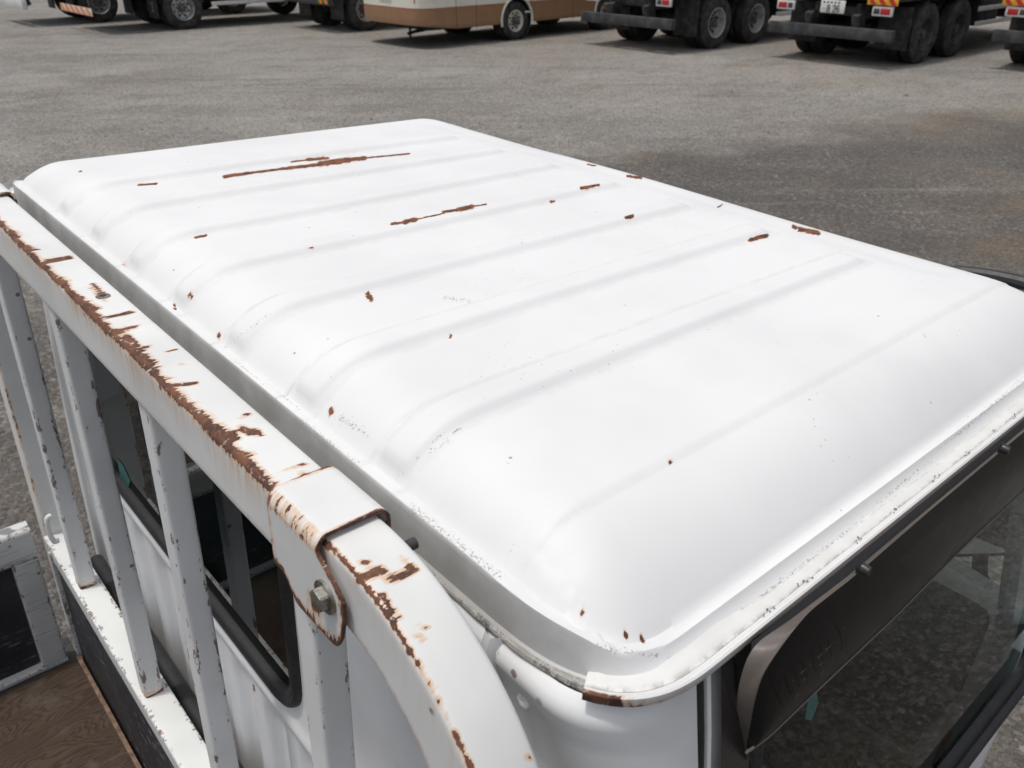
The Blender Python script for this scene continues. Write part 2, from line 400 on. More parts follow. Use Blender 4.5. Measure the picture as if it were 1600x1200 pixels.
def bar(name, p0, p1, w_, d_, mat, parent, Udir=(1, 0, 0), r=0.004, step=0.02, rustf=None, drip=None):
    """worn box-section bar from p0 to p1 with edge attributes; Udir = direction of w_"""
    p0, p1 = np.array(p0, float), np.array(p1, float)
    T = p1 - p0; ln = np.linalg.norm(T); T /= ln
    Ud = np.array(Udir, float); Ud -= T * (Ud @ T); Ud /= np.linalg.norm(Ud); Vd = np.cross(T, Ud)
    sec, e = rrect(w_, d_, r, 3, 1)
    n = max(2, int(ln / step) + 1)
    path = p0 + (p1 - p0) * np.linspace(0, 1, n)[:, None]
    V3 = sweep(path, Ud, Vd, sec); k = len(sec)
    fs = grid_faces(n, k, True) + [tuple(reversed(range(k))), tuple(range((n - 1) * k, n * k))]
    E_ = np.tile(e, n); Pn = V3.reshape(-1, 3)
    rs = np.zeros(len(Pn)) if rustf is None else rustf(Pn)
    dr = np.zeros(len(Pn)) if drip is None else drip(Pn)
    return mesh_obj(name, Pn, fs, mat, parent, attrs={'edge': E_, 'rust': rs, 'drip': dr}, sharp=50)

def lathe(name, prof, mat, parent=None, n=40, axis='Y', loc=(0, 0, 0)):
    """prof: list of (axial, radius)"""
    V = []
    for a, r in prof:
        for k in range(n):
            t = 2 * math.pi * k / n
            V.append((r * math.cos(t), a, r * math.sin(t)) if axis == 'Y' else ((a, r * math.cos(t), r * math.sin(t)) if axis == 'X' else (r * math.cos(t), r * math.sin(t), a)))
    o = mesh_obj(name, V, grid_faces(len(prof), n, True), mat, parent)
    o.location = loc; return o

def empty(name, loc=(0, 0, 0), rz=0.0, label=None, cat=None, group=None):
    o = bpy.data.objects.new(name, None); o.empty_display_size = .3; COL.objects.link(o)
    o.location = loc; o.rotation_euler = (0, 0, rz)
    if label: o['label'] = label; o['category'] = cat
    if group: o['group'] = group
    return o

def ssn(v, a, b):
    t = np.clip((np.asarray(v, float) - a) / (b - a), 0, 1); return t * t * (3 - 2 * t)

def n1d(x, freq, seed):
    """smooth 1-D value noise"""
    r = np.random.default_rng(seed).random(4096); x = np.asarray(x, float) * freq + 500
    i = np.floor(x).astype(int); f = x - i; f = f * f * (3 - 2 * f)
    return r[i % 4096] * (1 - f) + r[(i + 1) % 4096] * f

M_ROOF = paint_roof()
M_WORN = paint_worn('worn_white_paint')
M_BEAM = paint_worn('rusty_white_paint', base=(0.715, 0.72, 0.708), chips=0.3)
M_GATE = paint_worn('scratched_white_paint', base=(0.60, 0.61, 0.60), chips=0.9, scratch=True)
M_RAIL = paint_worn('chipped_white_paint', base=(0.70, 0.715, 0.70), chips=0.9)
M_BODY = paint_worn('cab_white_paint', base=(0.80, 0.81, 0.81), chips=-0.6, streak=False)
M_BLACKW = black_worn()
M_PLY = plywood()
M_GRAVEL = gravel()
M_RUBBER = simple('black_rubber', (0.016, 0.016, 0.017), .6, var=.25, scale=20)
M_TYRE = simple('tyre_rubber', (0.026, 0.025, 0.025), .85, var=.3, scale=6, bump=.2, dirt=.6, dirtcol=(.085, .078, .07))
M_STEEL = simple('galvanised_steel', (0.36, 0.36, 0.33), .5, .8, var=.3, scale=60, dirt=.8, dirtcol=(.13, .085, .05))
M_BLKPL = simple('black_plastic', (0.020, 0.020, 0.022), .45, var=.2, scale=15)
M_SEAL = simple('grimy_sealant', (0.155, 0.145, 0.13), .9, var=.45, scale=70, bump=.4)
M_SEAM = simple('painted_seam', (0.40, 0.385, 0.36), .8, var=.35, scale=60, bump=.3, dirt=.9, dirtcol=(.07, .065, .06))
M_CHASSIS = simple('chassis_black', (0.022, 0.022, 0.024), .7, var=.3, scale=9, dirt=.4)
M_GLASS = glass('window_glass', (0.30, 0.385, 0.37))
M_DGL = glass('door_glass', (0.50, 0.57, 0.55))
M_CLEAR = glass('clear_windscreen', (0.84, 0.87, 0.86))
M_INT = simple('dark_interior', (0.035, 0.034, 0.033), .85, var=.3, scale=12)
M_RIM = simple('silver_rim', (0.55, 0.56, 0.57), .4, .6, var=.15, scale=12, dirt=.5)

# ------------------------------------------------------------------ the yard
def make_ground():
    r = np.concatenate([np.linspace(0, 30, 61), np.geomspace(31, 900, 30)]); n = 96
    V = [(0, 0, 0)]
    for q in r[1:]:
        for k in range(n):
            a = 2 * math.pi * k / n; x, y = q * math.cos(a), q * math.sin(a)
            V.append((x, y, 0.0))
    fs = [(0, 1 + k, 1 + (k + 1) % n) for k in range(n)]
    for i in range(len(r) - 2):
        for k in range(n):
            a, b = 1 + i * n + k, 1 + i * n + (k + 1) % n
            fs.append((a, a + n, b + n, b))
    o = mesh_obj('ground', V, fs, M_GRAVEL, smooth=False)
    o['kind'] = 'structure'; return o
make_ground()

def make_stones():
    """loose gravel lying on the yard"""
    N = 42000
    # density falls with distance
    ang = rng.uniform(math.radians(-30), math.radians(120), N); d = 1.0 + 15.0 * rng.random(N) ** 1.35
    x, y = d * np.cos(ang), d * np.sin(ang)
    base = np.array([(1, 0, 0), (.3, .95, 0), (-.8, .6, 0), (-.8, -.6, 0), (.3, -.95, 0), (0.1, 0, .75)], float)
    tri = [(0, 1, 5), (1, 2, 5), (2, 3, 5), (3, 4, 5), (4, 0, 5)]
    s = rng.lognormal(math.log(0.0066), .42, N) * (1 + d * .02)
    th = rng.uniform(0, 6.283, N); fl = rng.uniform(.6, 1.3, N)
    jit = rng.uniform(.7, 1.25, (N, 6, 1))
    P_ = base[None] * jit
    c, sn = np.cos(th)[:, None], np.sin(th)[:, None]
    X = (P_[:, :, 0] * c - P_[:, :, 1] * fl[:, None] * sn) * s[:, None] + x[:, None]
    Y = (P_[:, :, 0] * sn + P_[:, :, 1] * fl[:, None] * c) * s[:, None] + y[:, None]
    Z = P_[:, :, 2] * s[:, None] * 1.1 - 0.002
    V = np.stack([X, Y, Z], -1).reshape(-1, 3)
    T = (np.array(tri)[None] + 6 * np.arange(N)[:, None, None]).reshape(-1, 3)
    me = bpy.data.meshes.new('loose_gravel')
    me.from_pydata(V.tolist(), [], T.tolist()); me.update()
    at = me.attributes.new('tone', 'FLOAT', 'POINT'); at.data.foreach_set('value', np.repeat(rng.random(N) ** 1.4, 6).astype(np.float32))
    me.materials.append(stones_mat())
    o = link(bpy.data.objects.new('loose_gravel', me)); o['kind'] = 'stuff'
    o['label'] = 'loose grey gravel scattered over the yard'; o['category'] = 'gravel'
make_stones()

# ================================================================== THE LIGHT TRUCK
# all coordinates below are metres in the truck's own frame (x forward, y left, z up)
YC = 1.085
BASE = np.array([-0.6, YC, 0.0])
BASE[2] = 0.0366 * BASE[0] - 0.0184 * BASE[1] - 0.0
bw = CAM + RT @ (BASE - CAM); BASE[2] -= bw[2]; bw = CAM + RT @ (BASE - CAM)
truck = empty('light_truck', tuple(bw), label='white light truck with rust-spotted ribbed roof and steel headboard, nearest', cat='truck')
truck.rotation_euler = Matrix(RT.tolist()).to_euler()
inner = bpy.data.objects
def T(o, shift=True):
    """move a truck part from the truck frame to the root's local frame"""
    o.parent = truck
    o.location = Vector(o.location) - Vector(BASE)
    return o
def TS(o, parent):
    o.parent = parent; return o
def to_px(V):
    c = (np.asarray(V) - CAM) @ M
    return c[:, :2] / c[:, 2:3] * FPX + np.array([800, 600])
def trace(V, lst, gain=1.5):
    """how strongly each point lies on the marks traced from the photograph (x0,y0,x1,y1,half width in photo pixels)"""
    return capsule_field(to_px(V), [((a, b), (c, d), w_ * gain) for a, b, c, d, w_ in lst])
def capsule_field(P2, segs):
    v = np.zeros(len(P2))
    for (a, b, w0) in segs:
        a, b = np.array(a), np.array(b); ab = b - a; L2 = ab @ ab + 1e-12
        t = np.clip(((P2 - a) @ ab) / L2, 0, 1); d = np.linalg.norm(P2 - (a + t[:, None] * ab), axis=1)
        v = np.maximum(v, np.clip(1.15 - d / w0, 0, 1.1))
    return v
def px_caps(lst, z):
    """photo marks (x0,y0,x1,y1,half width in px) -> capsules on the plane z"""
    out = []
    for x0, y0, x1, y1, hw in lst:
        a = px_on(x0, y0, 2, z); b = px_on(x1, y1, 2, z); d = np.linalg.norm((a + b) / 2 - CAM)
        out.append((a[:2], b[:2], max(.0045, hw * d / FPX * 2.1)))
    return out

ZR = 1.886; ZG = 1.848; ZS = 1.826
XR, XF, YR, YL = 0.343, 1.405, 0.262, 2 * YC - 0.275
WR, WF, WS = 0.105, 0.155, 0.155
BEADS = [0.557 + 0.1665 * k for k in range(7)]
def roof():
    nx1 = np.linspace(0, WR, 27); nx2 = np.arange(XR + WR + .004, XF - WF, .0045); nx3 = np.linspace(XF - WF, XF, 25)
    xs = np.concatenate([XR + nx1, nx2, nx3])
    ny1 = np.linspace(0, WS, 32); ny2 = np.arange(YR + WS + .004, YL - WS, .0042); ny3 = np.linspace(YL - WS, YL, 32)
    ys = np.concatenate([YR + ny1, ny2, ny3])
    X, Y = np.meshgrid(xs, ys, indexing='ij')
    p = np.maximum((XR + WR - X) / WR, 0) + np.maximum((X - XF + WF) / WF, 0)
    q = np.maximum((YR + WS - Y) / WS, 0) + np.maximum((Y - YL + WS) / WS, 0)
    p = np.clip(p, 0, 1); q = np.clip(q, 0, 1)
    kk = 3.6; mm = np.maximum(p, q); rr_ = (p ** kk + q ** kk) ** (1 / kk) + 1e-12; p2 = p * mm / rr_; q2 = q * mm / rr_
    sx = np.where(X < (XR + XF) / 2, -1, 1); sy = np.where(Y < YC, -1, 1)
    X2 = np.where(p > 0, np.where(sx < 0, XR + WR - p2 * WR, XF - WF + p2 * WF), X)
    Y2 = np.where(q > 0, np.where(sy < 0, YR + WS - q2 * WS, YL - WS + q2 * WS), Y)
    c = np.clip((p2 ** kk + q2 ** kk) ** (1 / kk), 0, 1)
    wq = q2 ** 2.2 / (p2 ** 2.2 + q2 ** 2.2 + 1e-12); wq = np.where(p2 + q2 > 1e-6, wq, 0)
    ZE = ZG + (ZS - ZG) * wq
    RIM = .87 + .075 * wq                                                        # outside this the shoulder runs out into a narrow flat rim
    cs = np.clip(c / RIM, 0, 1)
    z = ZE + (ZR - ZE) * (1 - cs ** 2.7) - .0012 * np.exp(-((c - RIM - .01) / .03) ** 2)
    fade = 1 - ssn(c, RIM - .12, RIM)
    z += 0.005 * (1 - ((Y2 - YC) / .8) ** 2) * (1 - c)
    # raised beads
    bead = np.zeros_like(z); cre = np.zeros_like(z)
    xe = 1.215
    for k, yb in enumerate(BEADS):
        dy = np.abs(Y2 - yb)
        prof = 1 - ssn(dy, .014, .0285)
        endx = 1 - ssn(X2, xe - .028 + .0 * k, xe)
        bead = np.maximum(bead, prof * endx)
        on = (X2 < xe)
        cre = np.maximum(cre, np.exp(-((Y2 - yb - .030) / .0022) ** 2) * on * .9)
        cre = np.maximum(cre, np.exp(-((Y2 - yb + .031) / .004) ** 2) * on * .35)
        cre = np.maximum(cre, np.exp(-((X2 - xe) / .0025) ** 2) * (dy < .030) * .7)
    amp = .0085
    z += amp * bead * (1 - .35 * np.clip(p2, 0, 1) * (sx < 0)) * fade
    rear = np.clip(p2, 0, 1) * (sx < 0)
    X2 = X2 - amp * .45 * bead * rear * fade
    # side creases
    for yb, sg in ((.374, -1), (2 * YC - .374, 1)):
        z -= .0018 * ssn(sg * (Y2 - yb), -.0022, .0022) * (X2 > XR + .03)
        cre = np.maximum(cre, np.exp(-((Y2 - yb) / .0026) ** 2) * .30 * (X2 > XR + .02))
    # shallow trough across the front, ending short of the side creases
    z -= .0035 * np.exp(-((X2 - 1.268) / .028) ** 2) * ssn(Y2, .41, .47) * (1 - ssn(Y2, YL - .2, YL - .13))
    # long soft dents
    z += .0015 * np.sin(X2 * 5 + 1.3) * np.sin(Y2 * 7.1)
    # the dents at the far front corner
    z -= .004 * np.exp(-(((X2 - 1.31) / .02) ** 2 + ((Y2 - 1.42) / .09) ** 2))
    z -= .004 * np.exp(-(((X2 - .60) / .10) ** 2 + ((Y2 - 1.80) / .010) ** 2))
    nu, nv = X2.shape
    V = np.stack([X2, Y2, z], -1).reshape(-1, 3)
    fs = grid_faces(nu, nv)
    # boundary loop, counter-clockwise seen from above
    idx = lambda i, j: i * nv + j
    loop = [idx(i, 0) for i in range(nu - 1)] + [idx(nu - 1, j) for j in range(nv - 1)] + [idx(i, nv - 1) for i in range(nu - 1, 0, -1)] + [idx(0, j) for j in range(nv - 1, 0, -1)]
    P0 = V[loop].copy()
    base2 = np.stack([X2 if False else V[:, 0].reshape(nu, nv), V[:, 1].reshape(nu, nv)], -1).reshape(-1, 2)[loop]
    nxt = np.roll(base2, -9, 0) - np.roll(base2, 9, 0)
    tn = nxt / (np.linalg.norm(nxt, axis=1)[:, None] + 1e-9); nrm = np.stack([tn[:, 1], -tn[:, 0]], -1)
    wr = np.clip(-nrm[:, 0], 0, 1) ** 2; wf = np.clip(nrm[:, 0], 0, 1) ** 2; ws = nrm[:, 1] ** 2
    s_ = wr + wf + ws; wr, wf, ws = wr / s_, wf / s_, ws / s_
    prof_r = [(.0012, -.0015), (.0022, -.005), (.003, -.024), (.004, -.040), (.008, -.044)]
    prof_s = [(.0012, -.0012), (.003, -.0045), (.007, -.0095), (.011, -.0120), (.0155, -.0128)]
    prof_f = [(.006, -.008), (.012, -.018), (.018, -.03), (.022, -.042), (.024, -.05)]
    n0 = len(loop); rings = [np.array(loop)]; VV = [V]; cnt = len(V)
    P0e = ZG * (wr + wf) + ZS * ws
    for k in range(5):
        off = wr * prof_r[k][0] + ws * prof_s[k][0] + wf * prof_f[k][0]
        dz = wr * prof_r[k][1] + ws * prof_s[k][1] + wf * prof_f[k][1]
        ring = np.column_stack([base2 + nrm * off[:, None], P0e + dz])
        VV.append(ring); rings.append(np.arange(cnt, cnt + n0)); cnt += n0
    for a, b in zip(rings[:-1], rings[1:]):
        for k in range(n0):
            fs.append((a[k], b[k], b[(k + 1) % n0], a[(k + 1) % n0]))
    V = np.vstack(VV)
    # rust and grime
    marks = [(350, 276, 385, 271, 3.2), (385, 271, 440, 264, 2.4), (440, 264, 500, 257, 3.2), (500, 256, 545, 250, 5.5), (545, 250, 570, 247, 4), (570, 247, 640, 240, 1.6), (455, 253, 480, 250, 1.6), (480, 250, 512, 247, 2.6), (216, 289, 245, 287, 2),
             (612, 350, 632, 347, 2.4), (632, 347, 650, 343, 4.2), (650, 343, 695, 333, 1.2), (692, 331, 715, 328, 2.6), (715, 328, 738, 323, 4.2), (738, 323, 760, 319, 1.4), (305, 371, 322, 368, 2.4), (193, 411, 199, 415, 3),
             (908, 294, 935, 289, 3), (575, 460, 580, 468, 5), (978, 340, 988, 338, 3.5), (925, 361, 942, 356, 1.5), (860, 316, 866, 315, 2),
             (1172, 375, 1198, 368, 4), (1240, 354, 1243, 356, 4), (1250, 358, 1278, 364, 5), (980, 275, 1002, 278, 2.6), (918, 257, 930, 259, 1.6),
             (1122, 324, 1128, 320, 1.6), (296, 463, 298, 465, 5), (299, 449, 301, 451, 3), (272, 477, 274, 484, 2.6), (341, 522, 343, 530, 3.2),
             (516, 640, 518, 646, 5), (910, 948, 912, 955, 5), (976, 990, 978, 992, 2.6), (996, 993, 1004, 1003, 4), (704, 524, 704, 526, 3), (1046, 722, 1049, 721, 2.5),
             (173, 343, 175, 344, 2), (124, 268, 128, 267, 1.5), (482, 387, 490, 386, 1.6), (705, 664, 710, 663, 1.5), (775, 632, 777, 633, 1.8), (958, 559, 960, 560, 2)]
    rust = trace(V, marks, 1.2)
    gm = [(535, 655, 570, 675, 16), (612, 755, 640, 725, 5), (640, 725, 700, 690, 6), (785, 890, 800, 855, 4), (800, 855, 850, 820, 4), (640, 790, 780, 900, 14), (470, 655, 560, 725, 7),
          (360, 560, 470, 640, 4), (1060, 1030, 1300, 850, 10), (1300, 850, 1600, 590, 8), (930, 1010, 1060, 1030, 10), (695, 465, 735, 470, 8), (820, 960, 950, 1040, 8),
          (670, 690, 720, 670, 8), (350, 545, 420, 490, 5), (1440, 520, 1450, 530, 4)]
    grime = trace(V, gm, 1.3) * .8
    grime[nu * nv:] = np.maximum(grime[nu * nv:], .35)
    shade_grime = np.concatenate([np.zeros(nu * nv), np.tile(wr ** 2, 5) * 1.15])  # rear-facing skirt only: painted shade plus a little grime
    grime[:nu * nv] = np.maximum(grime[:nu * nv], .42 * np.exp(-((c.reshape(-1) - RIM.reshape(-1)) / .03) ** 2) * n1d(V[:nu * nv, 0] + V[:nu * nv, 1], 14, 81))
    crea = np.concatenate([cre.reshape(-1), np.zeros(len(V) - nu * nv)])
    o = mesh_obj('roof_panel', V, fs, M_ROOF, attrs={'rust': rust, 'grime': grime, 'crease': crea, 'shade_grime': shade_grime}, sharp=32, flip=False)
    T(o)
    return o, VV[-1], nrm, wr, ws
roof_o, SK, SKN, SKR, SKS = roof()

# drip rail: from the rear corner round to the front, on both sides
def drip(side):
    ok = []
    n = len(SK)
    for k in range(n):
        x, y = SK[k][0], SK[k][1]
        if (y < YC) == (side < 0) and (x < XF - .05) and abs(SKN[k][1]) > .55 and SKN[k][0] < .3: ok.append(k)
    P_ = SK[ok]; N_ = SKN[ok]
    order = np.argsort(np.arctan2(P_[:, 0] - .5, np.abs(P_[:, 1] - YC)))
    if side < 0: order = np.argsort(P_[:, 0] + .0 * P_[:, 1])
    order = np.argsort(P_[:, 0] - .3 * np.abs(P_[:, 1] - YC) * -1)
    P_, N_ = P_[order], N_[order]
    # resample
    d = np.concatenate([[0], np.cumsum(np.linalg.norm(np.diff(P_, axis=0), axis=1))]); u = np.arange(0, d[-1], .008)
    P_ = np.column_stack([np.interp(u, d, P_[:, i]) for i in range(3)]); N_ = np.column_stack([np.interp(u, d, N_[:, i]) for i in range(2)])
    N_ /= np.linalg.norm(N_, axis=1)[:, None]
    P_[:, 2] = 1.8125
    sec = np.array([(-.004, -.003), (-.004, .0012), (.010, .0004), (.0120, .0030), (.0150, .0042), (.0168, .0030), (.0168, -.0045), (.0155, -.0065), (.0138, -.0055), (.0125, -.0040), (.009, -.0035)])
    if side > 0: pass
    ln = len(P_)
    N3 = np.column_stack([N_, np.zeros(ln)])
    Z3 = np.tile([0, 0, 1.0], (ln, 1))
    V3 = sweep(P_, N3, Z3, sec); k = len(sec)
    V = V3.reshape(-1, 3); fs = grid_faces(ln, k, True) + [tuple(reversed(range(k))), tuple(range((ln - 1) * k, ln * k))]
    e = np.tile([0, 0, 0, .4, .9, .9, .7, .7, .2, 0, 0], ln)
    s = np.repeat(np.arange(ln) * .008, k); secb = np.tile(sec[:, 1], ln); seca = np.tile(sec[:, 0], ln)
    rust = np.clip(1.2 - s / .03, 0, 1) * (seca > .0145) * .8 + .95 * (seca > .0137) * (secb < .0012) * (secb > -.0068) * (s < .17) * (.10 + .75 * n1d(s, 30, 3))
    o = mesh_obj('drip_rail', V, fs, M_DRIP, attrs={'edge': e * .4, 'rust': rust, 'drip': np.zeros(len(V)), 'floor': ((seca < .0135) & (seca > -.005)).astype(float)}, sharp=55)
    o.parent = roof_o
    return P_, N_
M_DRIP = paint_worn('drip_rail_paint', base=(0.70, 0.705, 0.70), chips=-.3, streak=False)
DP, DN = drip(-1); drip(1)

# brush-painted sealant skinned over the channel floor, with dirt clumps caught in it
def caulk_mat():
    b = NB('painted_sealant'); n = b.noise(90, 4, .7); ln = b.attr('line')
    c = b.mix(b.ss(b.noise(25, 3), .3, .7), (.675, .675, .66), (.62, .62, .60))
    c = b.mix(b.math('MULTIPLY', b.math('MULTIPLY', ln, b.ss(n, .40, .60)), .75), c, (.24, .22, .19))
    b.col(c); b.rough(.6); return b.m
M_CAULK = caulk_mat()
def caulk():
    s = np.concatenate([[0], np.cumsum(np.linalg.norm(np.diff(DP, axis=0), axis=1))])
    n = len(DP); rows = []
    for i in range(n):
        t = s[i]; wob = .0015 * (n1d(t, 60, 11) - .5); lump = ssn(t, .0, .02) * (1 - ssn(t, .10, .20))
        c = DP[i].copy(); N = np.array([DN[i][0], DN[i][1], 0])
        w0 = -.004 - .012 * lump + wob; w1 = .0085
        for k in range(6):
            a = w0 + (w1 - w0) * k / 5
            h = .0013 + .0012 * math.sin(math.pi * k / 5) * (0.55 + .7 * lump) + .0002 * n1d(t * 1.0 + k * 7.7, 90, 12)
            if k == 0: h = .0015 + .0045 * lump
            if k == 1: h = .0022 + .003 * lump
            if k == 5: h = .001
            rows.append(c + N * a + np.array([0, 0, h]))
    return mesh_obj('channel_sealant', rows, grid_faces(n, 6), M_CAULK, roof_o, sharp=None, attrs={'line': np.tile([.55, .05, 0, 0, .10, .9], n)})
caulk()
ring_ = SK.copy(); ring_[:, :2] -= SKN * .006; n_ = len(ring_)
W_ = np.vstack([np.column_stack([ring_[:, :2], ring_[:, 2] + .002]), np.column_stack([ring_[:, :2] - SKN * .003, np.full(n_, 1.770)])])
mesh_obj('roof_flange', W_, [(k, n_ + k, n_ + (k + 1) % n_, (k + 1) % n_) for k in range(n_)], M_BODY, roof_o, attrs={'edge': np.zeros(2 * n_), 'rust': np.zeros(2 * n_), 'drip': np.zeros(2 * n_)}, sharp=None)
def dirt_clumps():
    s = np.concatenate([[0], np.cumsum(np.linalg.norm(np.diff(DP, axis=0), axis=1))])
    V, fs = [], []
    rr = np.random.default_rng(5)
    marks = np.arange(.17, s[-1] - .02, .078)
    for m_ in marks:
        m_ = m_ + rr.uniform(-.012, .012)
        for q in range(7):
            t = m_ + rr.normal(0, .004); i = int(np.searchsorted(s, t)); i = min(i, len(DP) - 1)
            c = DP[i] + np.array([DN[i][0], DN[i][1], 0]) * rr.uniform(.006, .011) + np.array([rr.normal(0, .0015), 0, .0022])
            r = rr.uniform(.0004, .0010); b = len(V)
            for d in ((1.6, 0, 0), (0, 1, 0), (-1.6, 0, 0), (0, -1, 0), (0, 0, 1.2)): V.append(c + np.array(d) * r)
            fs += [(b, b + 1, b + 4), (b + 1, b + 2, b + 4), (b + 2, b + 3, b + 4), (b + 3, b, b + 4)]
    o = mesh_obj('dirt_clumps', V, fs, M_SEAL, roof_o, smooth=False); o['kind'] = 'stuff'
dirt_clumps()

# sealant bead under the rear gutter
sel = [k for k in range(len(SK)) if SK[k][0] < .5 and SKN[k][0] < -.3 and abs(SKN[k][1]) < .72]
seam_r = SK[sel][np.argsort(SK[sel][:, 1])].copy(); seam_r[:, :2] -= SKN[sel][np.argsort(SK[sel][:, 1])] * .0015; seam_r[:, 2] = 1.8022
dd = np.concatenate([[0], np.cumsum(np.linalg.norm(np.diff(seam_r, axis=0), axis=1))]); uu = np.arange(0, dd[-1], .009)
seam_r = np.column_stack([np.interp(uu, dd, seam_r[:, i]) for i in range(3)])
T(tube('gutter_sealant', seam_r, .0024 + .0010 * n1d(np.arange(len(seam_r)) * .01, 70, 9) + .0045 * np.exp(-np.arange(len(seam_r)) * .009 / .05), M_SEAM, n=8))

# ------------------------------------------------------------------ cab body
def prof(z, tab):
    zs = [t[0] for t in tab]; vs_ = [t[1] for t in tab]
    return np.interp(z, zs, vs_)
RX = [(.50, .345), (1.0, .352), (1.25, .356), (1.6, .360), (1.68, .352), (1.75, .338), (1.782, .328), (1.792, .330), (1.803, .343)]
SYT = [(.45, .175), (.9, .160), (1.15, .158), (1.25, .166), (1.5, .196), (1.7, .222), (1.80, .242)]
WIN = (0.815, 1.745, 1.275, 1.70, .075)         # rear window y0,y1,z0,z1, corner radius
def in_rr(a, b, a0, a1, b0, b1, r):
    da = np.maximum(np.maximum(a0 + r - a, a - a1 + r), 0); db = np.maximum(np.maximum(b0 + r - b, b - b1 + r), 0)
    ins = (a > a0) & (a < a1) & (b > b0) & (b < b1)
    return ins & (np.hypot(da, db) < r)
def rr_loop(a0, a1, b0, b1, r, n=8, step=.03):
    pts = []
    for ca, cb, s0 in ((a1 - r, b1 - r, 0), (a0 + r, b1 - r, 90), (a0 + r, b0 + r, 180), (a1 - r, b0 + r, 270)):
        for k in range(n + 1):
            t = math.radians(s0 + 90 * k / n); pts.append((ca + r * math.cos(t), cb + r * math.sin(t)))
    out = []
    for i in range(len(pts)):
        p, q = np.array(pts[i]), np.array(pts[(i + 1) % len(pts)]); m_ = max(1, int(np.linalg.norm(q - p) / step))
        for k in range(m_): out.append(p + (q - p) * k / m_)
    return np.array(out)
def rear_panel():
    ys = np.arange(.362, 2 * YC - .36, .0085); zs = np.concatenate([np.arange(.5, 1.66, .0085), np.linspace(1.66, 1.803, 24)])
    Z, Y = np.meshgrid(zs, ys, indexing='ij')
    X = prof(Z, RX)
    # pressed vertical ribs and hollows under the window
    amp = ssn(Z, .72, .80) * (1 - ssn(Z, 1.15, 1.225))
    for yb in np.arange(.55, 1.75, .118):
        X = X + .020 * amp * (1 - ssn(np.abs(Y - yb - .05 * (Z - 1.0)), .018, .040))
    X = X - .006 * np.exp(-((Z - 1.235) / .015) ** 2)
    keep = ~in_rr((Y[:-1, :-1] + Y[1:, 1:]) / 2, (Z[:-1, :-1] + Z[1:, 1:]) / 2, *WIN[:4], WIN[4])
    V = np.stack([X, Y, Z], -1).reshape(-1, 3)
    rs = capsule_field(V[:, 1:], [((yy, zz), (yy + .003, zz - h), w_) for yy, zz, h, w_ in ((1.49, 1.2, .012, .006), (1.31, 1.13, .01, .006), (1.12, 1.17, .03, .004), (.98, 1.2, .01, .006), (1.62, 1.22, .05, .008), (.86, 1.05, .02, .005))])
    o = mesh_obj('rear_panel', V, grid_faces(*X.shape, keep=keep), M_CABREAR, attrs={'edge': np.zeros(len(V)), 'rust': rs, 'drip': np.zeros(len(V))}, sharp=None, flip=True)
    T(o); return o
M_CABREAR = paint_worn('cab_rear_paint', base=(0.76, 0.77, 0.775), chips=.6, streak=False)
rear_panel()
# rear window: rubber seal and pane
lp = rr_loop(WIN[0], WIN[1], WIN[2], WIN[3], WIN[4])
def seal_loop(name, loop2, to3, w_out, w_in, h, mat, parent=None):
    n = len(loop2); nx = np.roll(loop2, -1, 0) - np.roll(loop2, 1, 0); tn = nx / np.linalg.norm(nx, axis=1)[:, None]
    nr = np.stack([tn[:, 1], -tn[:, 0]], -1)
    V = []
    secs = [(w_out, 0), (w_out * .8, h * .7), (w_out * .3, h), (0, h * .75), (-w_in * .35, h * .95), (-w_in * .8, h * .6), (-w_in, 0), (-w_in, -h * .8), (w_out, -h * .8)]
    for p, q in zip(loop2, nr):
        for a, hh in secs: V.append(to3(p + q * a, hh))
    return mesh_obj(name, V, grid_faces(n + 1 if False else n, len(secs), True) + [((n - 1) * len(secs) + j, j, (j + 1) % len(secs), (n - 1) * len(secs) + (j + 1) % len(secs)) for j in range(len(secs))], mat, parent, sharp=50)
sealo = T(seal_loop('rear_window_seal', lp, lambda p, h: (prof(p[1], RX) - h, p[0], p[1]), .014, .016, .010, M_RUBBER))
M_TEAL = simple('teal_sticker', (.015, .115, .105), .4, var=.15, scale=30)
def sticker(pts, ax_, v, off):
    V = [px_on(x, y, ax_, v) for x, y in pts]; n = len(V); o_ = np.zeros(3); o_[ax_] = off
    V = V + [p + o_ for p in V]
    T(mesh_obj('window_sticker', V, [tuple(range(n)), tuple(reversed(range(n, 2 * n)))] + [(k, n + k, n + (k + 1) % n, (k + 1) % n) for k in range(n)], M_TEAL, smooth=False))
sticker([(183, 716), (192, 728), (203, 752), (200, 764), (188, 748)], 0, .3605, .0008)
sticker([(1262, 1096), (1276, 1080), (1279, 1098), (1268, 1126), (1258, 1124)], 1, .212, .0008)
def pane(name, y0, y1, z0, z1, r, xf):
    l2 = rr_loop(y0, y1, z0, z1, r); n = len(l2); bm = bmesh.new()
    vs_ = [bm.verts.new((xf(p[1]), p[0], p[1])) for p in l2]; bm.faces.new(vs_)
    return bm_obj(name, bm, M_GLASS, smooth=False)
T(pane('rear_window', WIN[0] - .004, WIN[1] + .004, WIN[2] - .004, WIN[3] + .004, WIN[4], lambda z: .362))

